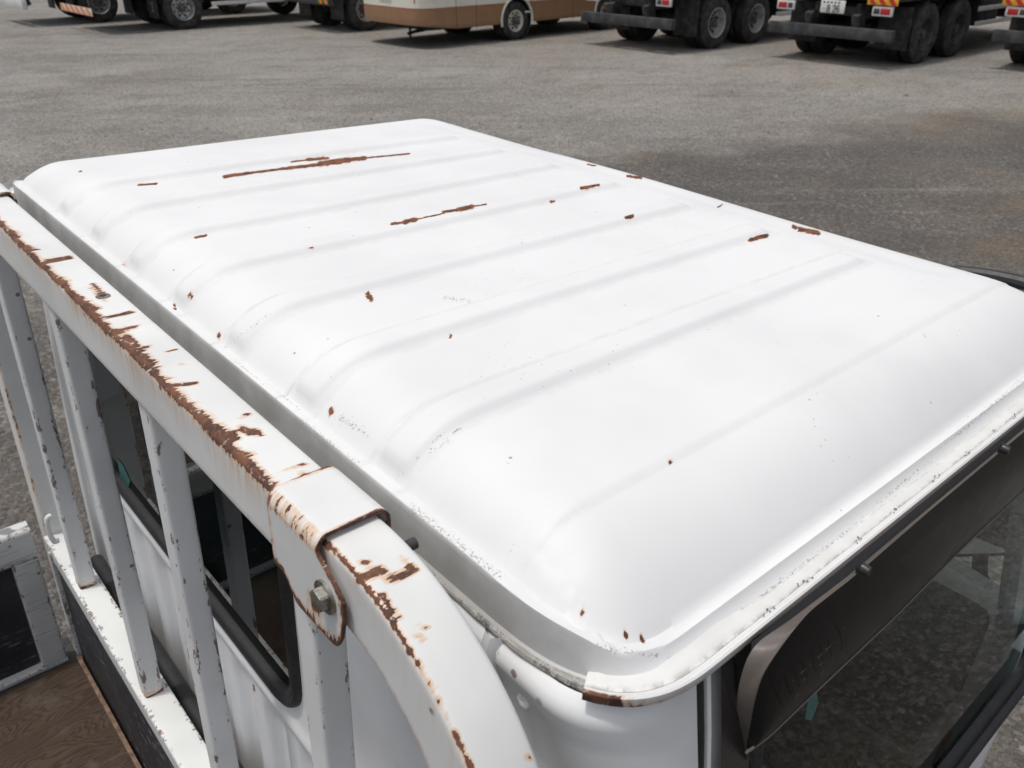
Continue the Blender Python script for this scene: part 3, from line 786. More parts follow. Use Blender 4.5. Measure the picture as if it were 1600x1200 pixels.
def corner(side):
    """rounded rear corner pillar with its flange seam"""
    zs = np.concatenate([np.arange(.5, 1.62, .03), np.linspace(1.62, 1.8, 30)]); na = 22
    V = []
    for z in zs:
        x0, y1 = prof(z, RX), prof(z, SYT); r = .075
        pts = [(x0, .364), (x0, y1 + r + .012)]
        for a in np.linspace(0, 90, na - 4): t = math.radians(a); pts.append((x0 + r - r * math.cos(t), y1 + r - r * math.sin(t)))
        pts.append((.431, y1)); pts.append((.431, y1 + .02))
        for (x, y) in pts: V.append((x, y if side < 0 else 2 * YC - y, z))
    k = len(V) // len(zs); V = np.array(V)
    # pressed dimple of a spot weld and a shallow flute
    yy = V[:, 1] if side < 0 else 2 * YC - V[:, 1]
    o = mesh_obj('corner_pillar', V, grid_faces(len(zs), k), M_BODY, attrs={'edge': np.zeros(len(V)), 'rust': np.zeros(len(V)), 'drip': np.zeros(len(V))}, sharp=40, flip=side > 0)
    T(o); return o
cp = corner(-1); corner(1)
# folded seam flange between rear panel and corner pillar
for s in (-1, 1):
    zs = np.linspace(1.803, 1.05, 26); V = []
    for z in zs:
        x = prof(z, RX); fl = .006 + .010 * ssn(z, 1.74, 1.80)
        for dy, dx in ((-.003, .004), (-.003, -fl * .5), (0.003, -fl), (.013, -fl * .8), (.021, -.002), (.021, .004)):
            y = .366 + dy; V.append((x + dx, y if s < 0 else 2 * YC - y, z))
    T(mesh_obj('seam_flange', V, grid_faces(26, 6), M_BODY, attrs={'edge': np.zeros(len(V)), 'rust': np.zeros(len(V)), 'drip': np.zeros(len(V))}, sharp=50, flip=s < 0))
# spot-weld buttons on the corner pillar and dimples along the gutter
for (yy, zz) in ((.335, 1.755),):
    lathe_o = lathe('weld_button', [(0, .0001), (.0015, .004), (.001, .0065), (-.002, .008)], M_BODY, n=18, axis='X', loc=(prof(zz, RX) - .001, yy, zz)); lathe_o.scale = (-1, 1, 1); T(lathe_o)

# doors
def door(side):
    xs = np.arange(.445, 1.452, .0125); zs = np.arange(.56, 1.800, .0125)
    X, Z = np.meshgrid(xs, zs, indexing='ij')
    y = prof(Z, SYT) + .004
    y = y - .012 * np.exp(-((Z - 1.165) / .014) ** 2)                      # belt-line roll
    y = y + .006 * (np.abs(Z - .95) < .012)
    y = y + .010 * ssn(X, 1.36, 1.50)
    keep = ~in_rr((X[:-1, :-1] + X[1:, 1:]) / 2, (Z[:-1, :-1] + Z[1:, 1:]) / 2, .515, 1.385, 1.215, 1.755, .05)
    if side > 0: y = 2 * YC - y
    V = np.stack([X, y, Z], -1).reshape(-1, 3)
    o = mesh_obj('door', V, grid_faces(*X.shape, keep=keep), M_BODY, attrs={'edge': np.zeros(len(V)), 'rust': np.zeros(len(V)), 'drip': np.zeros(len(V))}, sharp=50, flip=side > 0)
    T(o)
    yf = (lambda z: prof(z, SYT)) if side < 0 else (lambda z: 2 * YC - prof(z, SYT))
    l2 = rr_loop(.515, 1.385, 1.215, 1.755, .05)
    sg = -1 if side < 0 else 1
    sl_ = seal_loop('window_seal', l2, lambda p, h: (p[0], yf(p[1]) + sg * (h - .002), p[1]), .012, .014, .007, M_RUBBER)
    T(sl_)
    bm = bmesh.new()
    # slightly curved pane
    zz = np.linspace(1.205, 1.765, 9); V = []
    for z in zz:
        for x in np.linspace(.505, 1.395, 12): V.append((x, prof(z, SYT) + .010 if side < 0 else 2 * YC - prof(z, SYT) - .010, z))
    bm.free()
    g = mesh_obj('door_window', V, grid_faces(9, 12), M_DGL, sharp=None)
    T(g)
    # belt moulding
    b = []
    for x in np.linspace(.47, 1.43, 30): b.append((x, prof(1.195, SYT) - .006 if side < 0 else 2 * YC - prof(1.195, SYT) + .006, 1.198))
    T(tube('belt_moulding', b, .011, M_RUBBER, n=8))
    hd = box('door_handle', (.50, .135, 1.04), (.66, .160, 1.075), M_BLKPL, None, .008, 3)
    if side > 0: hd.location = (0, 2 * YC - .295, 0)
    T(hd)
    return o
door(-1); door(1)
# black shut line and light edge strip at the rear of the door
for s in (-1, 1):
    pts = [(.438, prof(z, SYT) + .006 if s < 0 else 2 * YC - prof(z, SYT) - .006, z) for z in np.linspace(1.795, .6, 20)]
    T(tube('door_gap_seal', pts, .006, M_RUBBER, n=8))
    pts = [(.4465, prof(z, SYT) + .001 if s < 0 else 2 * YC - prof(z, SYT) - .001, z) for z in np.linspace(1.797, .6, 20)]
    T(tube('door_edge', pts, .0032, M_BODY, n=6))

# smoked door visor (bulging strip) with lettering pressed in it
def visor_mat():
    b = NB('smoked_visor')
    n = b.noise(30, 3); tr = b.n('ShaderNodeBsdfTransparent'); tr.inputs[0].default_value = (.16, .15, .15, 1)
    b.col((0.010, 0.0098, 0.0102)); b.rough(b.ss(n, .3, .7, .16, .24)); b.b.inputs['IOR'].default_value = 1.22
    mx = b.n('ShaderNodeMixShader'); mx.inputs[0].default_value = .72
    b.link(tr.outputs[0], mx.inputs[1]); b.link(b.b.outputs[0], mx.inputs[2]); b.link(mx.outputs[0], b.out.inputs[0])
    return b.m
M_VIS = visor_mat()
M_VISF = simple('visor_flange', (0.030, 0.027, 0.027), .42, var=.15, scale=18)
M_VISB = simple('visor_bronze_edge', (0.135, 0.116, 0.104), .38, var=.10, scale=14)
def visor():
    """rows follow the strip; columns: flange on the door frame, bronze chamfer, smoked skirt"""
    nu = 120
    yb = lambda z: prof(z, SYT)
    def curve(pts, y):
        P_ = np.array([px_on(x, v, 1, y) for x, v in pts])
        P_ = np.vstack([P_, P_[-1] + np.array([1.40 - P_[-1][0], 0, 0])])
        d = np.concatenate([[0], np.cumsum(np.linalg.norm(np.diff(P_, axis=0), axis=1))]); d /= d[-1]
        t = np.linspace(0, 1, nu) ** 1.25
        Q = np.column_stack([np.interp(t, d, P_[:, i]) for i in range(3)])
        for _ in range(3): Q[1:-1] = (Q[:-2] + 2 * Q[1:-1] + Q[2:]) / 4
        return Q
    up = curve([(1153, 1185), (1151, 1130), (1152, 1080), (1165, 1030), (1180, 1005), (1230, 972), (1320, 904), (1450, 795), (1597, 672)], .222)
    lo = curve([(1166, 1168), (1178, 1100), (1190, 1055), (1220, 1010), (1262, 957), (1333, 902), (1455, 796), (1602, 673)], .204)
    bt = curve([(1166, 1176), (1200, 1152), (1275, 1080), (1400, 962), (1500, 860), (1600, 766)], .197)
    fl, ch, sk = [], [], []
    for i in range(nu):
        x = .4515 + (up[i][0] - .4515) * ssn(i, 0, 18) if i < 18 else up[i][0]
        zt = 1.800; zb = up[i][2] - .004
        fl_x = up[i][0] + .004
        for a in np.linspace(0, 1, 5): fl.append((x + (fl_x - x) * a * (i < 40), yb(zt + (zb - zt) * a) - .009, zt + (zb - zt) * a))
        for a, o_ in ((0, 0), (.12, .35), (.35, .72), (.7, .95), (1, 1.0)):
            p = up[i] + (lo[i] - up[i]) * np.array([a, o_, a]); ch.append(p)
        for a in np.linspace(0, 1, 12):
            p = lo[i] + (bt[i] - lo[i]) * a; p[1] -= .004 * math.sin(a * math.pi); sk.append(p)
    # close the flange down the rear end
    xs_ = [.4515, up[0][0] + .006]
    flo = T(mesh_obj('visor_flange', fl, grid_faces(nu, 5), M_VISF, sharp=None))
    T(mesh_obj('visor_chamfer', ch, grid_faces(nu, 5), M_VISB, sharp=None))
    sko = T(mesh_obj('door_visor', sk, grid_faces(nu, 12), M_VIS, sharp=None))
    arr = np.array(sk).reshape(nu, 12, 3)
    tube('visor_lip', arr[:, 11, :], .0013, M_VISB, sko, n=6)
    e0 = [(.4515, yb(z) - .0085, z) for z in np.linspace(1.80, 1.60, 8)] + [(up[8][0] + .008, yb(z) - .0085, z) for z in np.linspace(1.80, 1.655, 8)]
    T(mesh_obj('visor_flange', e0, grid_faces(2, 8), M_VISF, sharp=None))
    for cx_, cy_ in ((1352, 890), (1571, 702)):
        p = px_on(cx_, cy_, 1, .199)
        lathe('visor_clip', [(-.004, .0005), (-.004, .004), (0.0, .005), (.003, .005), (.005, .007)], M_BLKPL, sko, n=16, axis='Y', loc=tuple(p))
    def on(u, v):
        """u along the lettering, v up: both 0..1, measured on the skirt near its lower edge"""
        x = 1238 + 78 * u - 4 * v; y = 1096 - 72 * u - 34 * v
        return px_on(x, y, 1, .1935)
    for u0, sg in ((-.10, -1), (1.06, 1)):
        tube('lettering', [on(u0 + sg * .05 * math.cos(q), .5 + .62 * math.sin(q)) for q in np.linspace(-1.4, 1.4, 9)], .00028, M_VISF, sko, n=5)
    for k in range(6):
        u = .06 + k * .165
        tube('lettering', [on(u, .05), on(u, .85)], .00028, M_VISF, sko, n=5)
        if k in (1, 3, 4): tube('lettering', [on(u, .84), on(u + .09, .84)], .00028, M_VISF, sko, n=5)
        if k in (1, 3): tube('lettering', [on(u, .45), on(u + .08, .45)], .00028, M_VISF, sko, n=5)
        if k in (0, 3): tube('lettering', [on(u, .06), on(u + .09, .06)], .00028, M_VISF, sko, n=5)
visor()

# windscreen, pillars, nose
def front():
    # windscreen between roof front and dash
    V = []
    for z in np.linspace(1.20, 1.80, 8):
        x = 1.62 - .22 * (z - 1.20) / .6
        for u in np.linspace(-1, 1, 13): V.append((x - .05 * u * u, YC + u * (.80 - .06 * (z - 1.2) / .6), z))
    T(mesh_obj('windscreen', V, grid_faces(8, 13), M_CLEAR, sharp=None))
    for s in (-1, 1):
        pts = [(1.575, YC + s * .845, 1.18), (1.47, YC + s * .815, 1.5), (1.37, YC + s * .78, 1.80)]
        T(tube('windscreen_pillar', smooth_path(pts), .030, M_BODY, n=10))
    T(tube('windscreen_seal', smooth_path([(1.31, YC - .80, 1.795), (1.40, YC - .55, 1.815), (1.425, YC, 1.82), (1.40, YC + .55, 1.815), (1.31, YC + .80, 1.795)]), .018, M_RUBBER, n=8))
    # nose panel
    V = []
    zs = [.42, .60, .9, 1.12, 1.21]
    for z in zs:
        for u in np.linspace(-1, 1, 25):
            V.append((1.63 - .055 * abs(u) ** 3 - .02 * (z < .5) - .15 * max(0, abs(u) - .9) * 10 * .12, YC + u * .905, z))
    T(mesh_obj('nose_panel', V, grid_faces(5, 25), M_BODY, attrs={'edge': np.zeros(125), 'rust': np.zeros(125), 'drip': np.zeros(125)}, sharp=None))
    T(box('front_bumper', (1.60, YC - .86, .30), (1.72, YC + .86, .50), simple('bumper_grey', (.25, .25, .25), .5), None, .02, 3))
    for s in (-1, 1):
        h = box('headlamp', (1.60, YC + s * .66 - .13, .66), (1.66, YC + s * .66 + .13, .84), simple('lamp_glass', (.7, .72, .72), .15), None, .02, 3); T(h)
        bx = box('turn_signal', (1.585, YC + s * .84 - .035, .68), (1.64, YC + s * .84 + .03, .82), simple('amber_lens', (.6, .2, .02), .2), None, .01, 2); T(bx)
    # door lower skins / sill and front wing
    for s in (-1, 1):
        y = .178 if s < 0 else 2 * YC - .178
        T(box('cab_sill', (.36, min(y, y - s * .05), .44), (1.60, max(y, y - s * .05), .565), M_CHASSIS, None, .01))
        T(box('front_wing', (1.448, min(y + s * -.004, y - s * .03), .50), (1.585, max(y, y - s * .03), 1.20), M_BODY, None, .012))
    # interior
    T(box('cab_floor', (.40, .24, .60), (1.58, 2 * YC - .24, .66), M_INT, None, .01))
    T(box('dashboard', (1.30, .26, .95), (1.55, 2 * YC - .26, 1.19), M_INT, None, .03, 3))
    for yc, wd in ((.56, .5), (1.16, .42), (1.62, .42)):
        T(box('seat_cushion', (.48, yc - wd / 2, .72), (.98, yc + wd / 2, .90), M_INT, None, .04, 3))
        T(box('seat_back', (.42, yc - wd / 2, .85), (.56, yc + wd / 2, 1.36), M_INT, None, .04, 3, rot=('Y', math.radians(-8))))
    a = np.linspace(0, 2 * math.pi, 33)
    T(tube('steering_wheel', [(1.22 + .07 * math.sin(t), .56 + .19 * math.cos(t), 1.18 + .17 * math.sin(t)) for t in a], .013, M_INT, n=8, caps=False))
    T(tube('steering_column', [(1.22, .56, 1.18), (1.38, .56, 1.02)], .03, M_INT, n=10))
    T(box('headliner', (.40, .34, 1.785), (1.30, 2 * YC - .34, 1.80), simple('headliner_cloth', (.35, .34, .32), .9), None, .004))
front()
# mirror on a bent black stay ahead of the windscreen
def front_mirror():
    X = 1.66
    q = [px_on(x, y, 0, X) for x, y in ((1470, 871), (1580, 868), (1592, 850), (1596, 735), (1480, 735))]
    c = np.mean(q, axis=0)
    V = [p + np.array([0, 0, 0]) for p in q] + [p * 1.0 + (p - c) * .04 + np.array([.05, 0, 0]) for p in q]; n = len(q)
    o = T(mesh_obj('front_mirror', V, [tuple(range(n)), tuple(reversed(range(n, 2 * n)))] + [(k, n + k, n + (k + 1) % n, (k + 1) % n) for k in range(n)], M_BLKPL, smooth=False))
    g = [c + (p - c) * .90 + np.array([-.003, 0, 0]) for p in q]
    mesh_obj('mirror_glass', g + [p + np.array([.002, 0, 0]) for p in g], [tuple(range(n)), tuple(reversed(range(n, 2 * n)))] + [(k, n + k, n + (k + 1) % n, (k + 1) % n) for k in range(n)], simple('mirror_silver', (.8, .82, .82), .06, 1.0, var=.02), o, smooth=False)
    st = smooth_path([px_on(x, y, 0, 1.69) for x, y in ((1534, 850), (1531, 895), (1545, 924), (1572, 928), (1602, 908), (1650, 872))])
    T(tube('mirror_stay', st, .0155, M_BLKPL, n=10))
front_mirror()
T(tube('upper_mirror_stay', smooth_path([(1.40, .56, 1.800), (1.435, .50, 1.832), (1.445, .42, 1.846), (1.44, .33, 1.846), (1.42, .24, 1.82), (1.36, .20, 1.78)]), .011, M_BLKPL, n=10))

# ------------------------------------------------------------------ headboard
BX0, BX1, BZ0, BZ1 = .243, .297, 1.805, 1.876
HR = .237
def headboard_beam():
    w_, h_ = BX1 - BX0, BZ1 - BZ0; cx = (BX0 + BX1) / 2
    sec, e = rrect(w_, h_, .0065, 4, 1)
    yA, yB = .47, 2 * YC - .47; ro = HR - h_ / 2
    pts, tz = [], []
    zl = .66
    def leg(y, z): return (y, z)
    P2 = [(.47 - ro, z) for z in np.arange(zl, BZ1 - HR, .02)]
    P2 += [(yA - ro * math.cos(t), BZ1 - HR + ro * math.sin(t)) for t in np.linspace(0, math.pi / 2, 70)]
    P2 += [(y, BZ1 - h_ / 2) for y in np.arange(yA + .004, yB, .0045)]
    P2 += [(yB + ro * math.sin(t), BZ1 - HR + ro * math.cos(t)) for t in np.linspace(0, math.pi / 2, 50)]
    P2 += [(yB + ro, z) for z in np.arange(BZ1 - HR, zl, -.02)]
    P2 = np.array(P2); n = len(P2)
    tn = np.gradient(P2, axis=0); tn /= np.linalg.norm(tn, axis=1)[:, None]
    out = np.stack([-tn[:, 1], tn[:, 0]], -1)                     # outward (up on the straight)
    path = np.column_stack([np.full(n, cx), P2]); Ud = np.array([1.0, 0, 0]); Vd = np.column_stack([np.zeros(n), out])
    V3 = sweep(path, Ud, Vd, sec); k = len(sec); V = V3.reshape(-1, 3)
    fs = grid_faces(n, k, True) + [tuple(reversed(range(k))), tuple(range((n - 1) * k, n * k))]
    s = np.concatenate([[0], np.cumsum(np.linalg.norm(np.diff(P2, axis=0), axis=1))]); S = np.repeat(s, k)
    A = np.tile(sec[:, 0], n); B = np.tile(sec[:, 1], n)          # A: -w/2 is the rear face, B: +h/2 the outer face
    y = V[:, 1]; z = V[:, 2]
    top_t = A + w_ / 2                                            # distance from the rear edge, on the top face
    rear_t = h_ / 2 - B                                           # distance below the top edge, on the rear face
    ontop = B > h_ / 2 - .004; onrear = A < -w_ / 2 + .004
    run = ssn(z, 1.72, 1.80)
    wid = .0062 + .007 * n1d(S, 9, 21) ** 2 + .010 * n1d(S, 40, 22) ** 3
    # wider where the photo shows big patches
    for yc, ww, a in ((.70, .05, .008), (.93, .05, .005), (1.06, .03, .005), (.60, .03, .003)): wid = wid + a * np.exp(-((y - yc) / ww) ** 2)
    arch = (y < .465) | (y > 2 * YC - .465)
    wid = np.where(arch, .0045 + .002 * n1d(S, 30, 5), wid)
    rust = np.where(ontop, np.clip(1.18 - top_t / wid, 0, 1.1), 0)
    rear_w = np.where(arch, .004, .0055 + .004 * n1d(S, 30, 31))
    rust = np.maximum(rust, np.where(onrear, np.clip(1.2 - rear_t / rear_w, 0, 1), 0))
    rust = np.where(arch & (n1d(S, 18, 44) < .30), rust * .45, rust) * np.where(z > 1.2, 1, .5)
    marks = [(70, 408, 112, 402, 4), (145, 446, 165, 466, 5), (150, 500, 205, 488, 3), (165, 520, 215, 510, 3), (195, 515, 225, 560, 6), (205, 555, 235, 540, 3), (230, 606, 310, 598, 3),
             (300, 640, 345, 690, 9), (330, 665, 365, 685, 8), (308, 630, 312, 650, 2), (380, 650, 385, 648, 4), (375, 670, 405, 678, 6), (440, 740, 475, 725, 1.5), (475, 735, 492, 755, 5),
             (255, 550, 275, 546, 1.5), (265, 595, 270, 590, 1.5), (283, 562, 285, 568, 2), (20, 385, 60, 390, 1.2), (560, 905, 600, 890, 7), (610, 905, 645, 890, 6), (565, 870, 585, 905, 1.8), (600, 850, 640, 885, 3.5),
             (660, 965, 665, 985, 2.5), (665, 985, 655, 1000, 2.5), (655, 1000, 672, 1030, 3), (672, 1030, 688, 1070, 3), (688, 1070, 690, 1075, 3), (595, 930, 615, 965, 5), (778, 1085, 781, 1090, 2), (800, 1177, 806, 1178, 2), (826, 1180, 829, 1195, 2)]
    cf = trace(V, marks, 1.25) * .92
    rust = np.maximum(rust, np.where(B > h_ / 2 - .012, cf, 0))
    # long run of rust just inside the rear edge of the bend
    drip_a = np.where(onrear, np.clip(1.0 - rear_t / (.028 + .03 * n1d(S, 22, 61)), 0, 1) * (.25 + .95 * n1d(S, 11, 62)), 0) * np.where(arch, .35, 1)
    low = np.where(onrear & (B < -h_ / 2 + .010), .75 * n1d(S, 7, 63), 0)
    ed = np.tile(e, n)
    rust = np.maximum(rust, np.where((B < -h_ / 2 + .005) & (A < -w_ / 2 + .006), .55 * n1d(S, 25, 64), 0))
    o = mesh_obj('headboard_beam', V, fs, M_BEAM, attrs={'rust': rust, 'drip': np.maximum(drip_a, low), 'edge': ed * .5}, sharp=60)
    T(o); return o
beam = headboard_beam()
# bolt hole in the top of the beam
hp = px_on(161, 463, 2, BZ1)
T(lathe('bolt_hole', [(.0009, .0035), (.0012, .0075), (.0006, .009), (-.002, .0095)], M_SEAL, n=18, axis='Z', loc=tuple(hp)))
T(lathe('bolt_hole_core', [(.0014, .0001), (.0014, .0040)], M_CHASSIS, n=14, axis='Z', loc=tuple(hp)))

def clamp(s):
    """folded sleeve over the joint of beam and bend, bolted through; s=-1 right, +1 left"""
    y0, y1 = .474, .556
    g = .0045; t = .0035
    X0, X1, Z1 = BX0 - g, BX1 + g, BZ1 + g
    # profile around the beam: down the rear, over the top, down the front
    def ring(y, off, droop_r, droop_f):
        r = .010 + off; pts = []
        x0, x1, z1 = X0 - off, X1 + off, Z1 + off
        pts += [(x0, z) for z in np.linspace(droop_r, z1 - r, 14)]
        pts += [(x0 + r - r * math.cos(a), z1 - r + r * math.sin(a)) for a in np.linspace(.15, math.pi / 2, 7)]
        pts += [(x, z1) for x in np.linspace(x0 + r, x1 - r, 12)[1:]]
        pts += [(x1 - r + r * math.sin(a), z1 - r + r * math.cos(a)) for a in np.linspace(.15, math.pi / 2, 6)]
        pts += [(x1, z) for z in np.linspace(z1 - r, droop_f, 10)[1:]]
        return np.array([(x, y, z) for x, z in pts])
    ysl = np.linspace(y0, y1, 21); rows_o, rows_i = [], []
    for y in ysl:
        u = (y - y0) / (y1 - y0)
        # the ear hangs lowest near the bend end, then rises to the beam's lower edge
        ear = BZ0 + .004 - .030 * math.exp(-((y - y0 - .026) / .024) ** 4) - .006 * (1 - u)
        ys_ = y - .036 * (1 - u) ** 1.5                           # the ear reaches out past the sleeve's end
        ear = 1.7850 + .040 * max(0.0, (.458 - ys_) / .020) ** 2.4 + .022 * ssn(ys_, .516, .540)
        ro, ri = ring(y, t, ear, BZ1 - .045), ring(y, 0, ear, BZ1 - .045)
        for R_ in (ro, ri):
            k_ = np.clip((BZ1 - .004 - R_[:, 2]) / .030, 0, 1) * (R_[:, 0] < BX0 + .01)
            R_[:, 1] -= (y - ys_) * (k_ * k_ * (3 - 2 * k_))
        rows_o.append(ro); rows_i.append(ri)
    O = np.array(rows_o); I = np.array(rows_i); n, k = O.shape[:2]
    V = np.vstack([O.reshape(-1, 3), I.reshape(-1, 3)]); N = n * k
    fs = [f[::-1] for f in grid_faces(n, k)] + [tuple(N + i for i in f) for f in grid_faces(n, k)]
    for i in range(n - 1):
        fs.append((i * k, N + i * k, N + (i + 1) * k, (i + 1) * k)); fs.append((i * k + k - 1, (i + 1) * k + k - 1, N + (i + 1) * k + k - 1, N + i * k + k - 1))
    for j in range(k - 1):
        fs.append((j, j + 1, N + j + 1, N + j)); fs.append(((n - 1) * k + j, N + (n - 1) * k + j, N + (n - 1) * k + j + 1, (n - 1) * k + j + 1))
    y = V[:, 1]; rim = np.concatenate([np.clip(1 - np.repeat(np.arange(n), k) / 1.2, 0, 1)] * 2)
    lowr = np.concatenate([np.clip(1 - np.tile(np.arange(k), n) / 2.2, 0, 1)] * 2)
    topc = (np.abs(V[:, 0] - X0 - .001) < .005) & (V[:, 2] > Z1 - .012)
    ed = np.where(topc, .75, 0) + np.clip((y - y1 + .008) / .008, 0, 1) * .8
    pat = np.clip(1.1 - np.hypot((V[:, 1] - .486) / .016, (V[:, 2] - 1.808) / .016), 0, 1) * (V[:, 0] < X0 + .002) * .8
    fin = np.concatenate([np.clip(1 - (n - 1 - np.repeat(np.arange(n), k)) / 1.6, 0, 1)] * 2) * .55
    rust = np.maximum.reduce([rim * .75, lowr * .85, pat, fin, np.where(topc, .36, 0)])
    if s > 0: V = V.copy(); V[:, 1] = 2 * YC - V[:, 1]; fs = [tuple(reversed(f)) for f in fs]
    o = mesh_obj('joint_sleeve', V, fs, M_SLEEVE, attrs={'rust': rust, 'edge': ed, 'drip': np.zeros(len(V))}, sharp=50)
    T(o)
    yb = .4625 if s < 0 else 2 * YC - .4625
    zb = 1.8335
    # washer, hex head
    wsh = lathe('washer', [(0, .0001), (0, .0150), (.0024, .0150), (.0024, .009)], M_STEEL, n=24, axis='X'); wsh.scale = (-1, 1, 1)
    wsh.location = (X0 - t - .0002, yb, zb); T(wsh)
    bm = bmesh.new(); r_ = bmesh.ops.create_cone(bm, cap_ends=True, segments=6, radius1=.0108, radius2=.0108, depth=.008, matrix=Matrix.Rotation(math.pi / 2, 4, 'Y'))
    bmesh.ops.bevel(bm, geom=[e for e in bm.edges], offset=.0008, segments=2, affect='EDGES')
    b_ = bm_obj('bolt_head', bm, M_STEEL); b_.location = (X0 - t - .0057, yb, zb); b_.rotation_euler = (.3, 0, 0); T(b_)
    nt_ = tube('bolt_thread', [(X1 + t, yb, BZ1 - .032), (X1 + t + .016, yb, BZ1 - .032)], .0055, M_CHASSIS, n=12); T(nt_)
    bare = box('bolt', (X0, yb - .005, zb - .005), (X1, yb + .005, zb + .005), M_STEEL, None, .001); T(bare)
M_SLEEVE = paint_worn('sleeve_paint', base=(.715, .722, .72), chips=.15, chipcol=(.20, .17, .13))
clamp(-1); clamp(1)

POSTX0, POSTX1 = .247, .281
RAILZ = 1.010
for yy in (.535, .905, 1.265, 1.645):
    def rf(P_): return np.clip(1.0 - (P_[:, 2] - RAILZ) / .022, 0, 1) * .7
    o = bar('headboard_post', ((POSTX0 + POSTX1) / 2, yy, RAILZ - .005), ((POSTX0 + POSTX1) / 2, yy, BZ0 + .012), POSTX1 - POSTX0, .036, M_WORN, None, r=.005, rustf=rf); T(o)
# lower rail the posts are welded to
o = bar('headboard_rail', (.2645, .30, RAILZ - .022), (.2645, 2 * YC - .30, RAILZ - .022), .055, .044, M_RAIL, None, r=.004); T(o)
# black panel under the rail and its thin frame
bm = bmesh.new(); add_box(bm, (.242, .335, .62), (.262, 2 * YC - .335, RAILZ - .040), .003); T(bm_obj('headboard_panel', bm, M_BLACKW))
o = bar('panel_edge', (.2385, 2 * YC - .342, .66), (.2385, 2 * YC - .342, RAILZ - .02), .012, .012, M_GATE, None, r=.002); T(o)
# rope hook on the rail
hk = px_on(92, 835, 0, .25)
T(tube('rope_hook', smooth_path([(.246, hk[1], hk[2] + .055), (.236, hk[1] - .001, hk[2] + .05), (.233, hk[1] - .002, hk[2] + .02), (.237, hk[1] - .004, hk[2] - .01), (.247, hk[1] - .004, hk[2] - .012)]), .0055, M_RAIL, n=10))

# ------------------------------------------------------------------ cargo bed
FZ = .665
T(box('plywood_floor', (-2.85, .355, FZ - .012), (.236, 2 * YC - .355, FZ), M_PLY, None, .002))
T(box('bed_frame', (-2.9, .24, FZ - .11), (.235, 2 * YC - .24, FZ - .014), M_CHASSIS, None, .005))
o = bar('floor_edge', (.2315, .36, FZ + .006), (.2315, 2 * YC - .36, FZ + .006), .010, .012, simple('rusty_lip', (.16, .10, .07), .9, var=.4, scale=40), None, r=.002, step=.3); T(o)
def gate(s):
    yi = 2 * YC - .334; GT = 1.067                      # inner face (left gate), top
    x1, x0 = .212, -2.85
    def Y(a): return a if s > 0 else 2 * YC - a
    def B_(name, lo, hi, mat, r=.004, step=.05):
        p0 = ((lo[0]), (Y(lo[1]) + Y(hi[1])) / 2, (lo[2] + hi[2]) / 2); p1 = (hi[0], p0[1], p0[2])
        return bar(name, p0, p1, abs(hi[1] - lo[1]), hi[2] - lo[2], mat, None, Udir=(0, 1, 0), r=r, step=step)
    top = B_('side_gate', (x0, yi, GT - .088), (x1, yi + .045, GT), M_GATE, .010); T(top)
    bot = B_('gate_bottom_rail', (x0, yi, FZ - .05), (x1, yi + .045, FZ - .002), M_GATE); T(bot)
    pn = box('gate_panel', (x0, min(Y(yi + .022), Y(yi + .034)), FZ - .003), (x1 - .01, max(Y(yi + .022), Y(yi + .034)), GT - .085), M_BLACKW, None, .002); T(pn)
    for xx in (x1 - .028, -1.0, -2.2):
        st = bar('gate_stile', (xx, Y(yi + .018), FZ - .003), (xx, Y(yi + .018), GT - .086), .055, .036, M_GATE, None, Udir=(1, 0, 0), r=.004); T(st)
    w_ = lathe('panel_rivet', [(0, .0001), (.002, .005), (0, .010)], M_BLACKW, n=14, axis='Y', loc=(.055, Y(yi + .0225), FZ + .055)); w_.scale = (1, -s, 1); T(w_)
gate(1); gate(-1)
T(box('tail_gate', (-2.95, .30, FZ - .02), (-2.905, 2 * YC - .30, 1.06), M_GATE_T if False else simple('gate_white', (.6, .6, .59), .5, dirt=.5), None, .006))
# chassis and wheels
for yy in (.72, 1.45):
    T(box('chassis_rail', (-2.8, yy - .03, .36), (1.45, yy + .03, .54), M_CHASSIS, None, .006))
T(box('black_gap_strip', (.300, .40, .80), (.330, 2 * YC - .40, .985), M_RUBBER, None, .012, 3))  # black strip in the gap between lower rail and cab rear panel

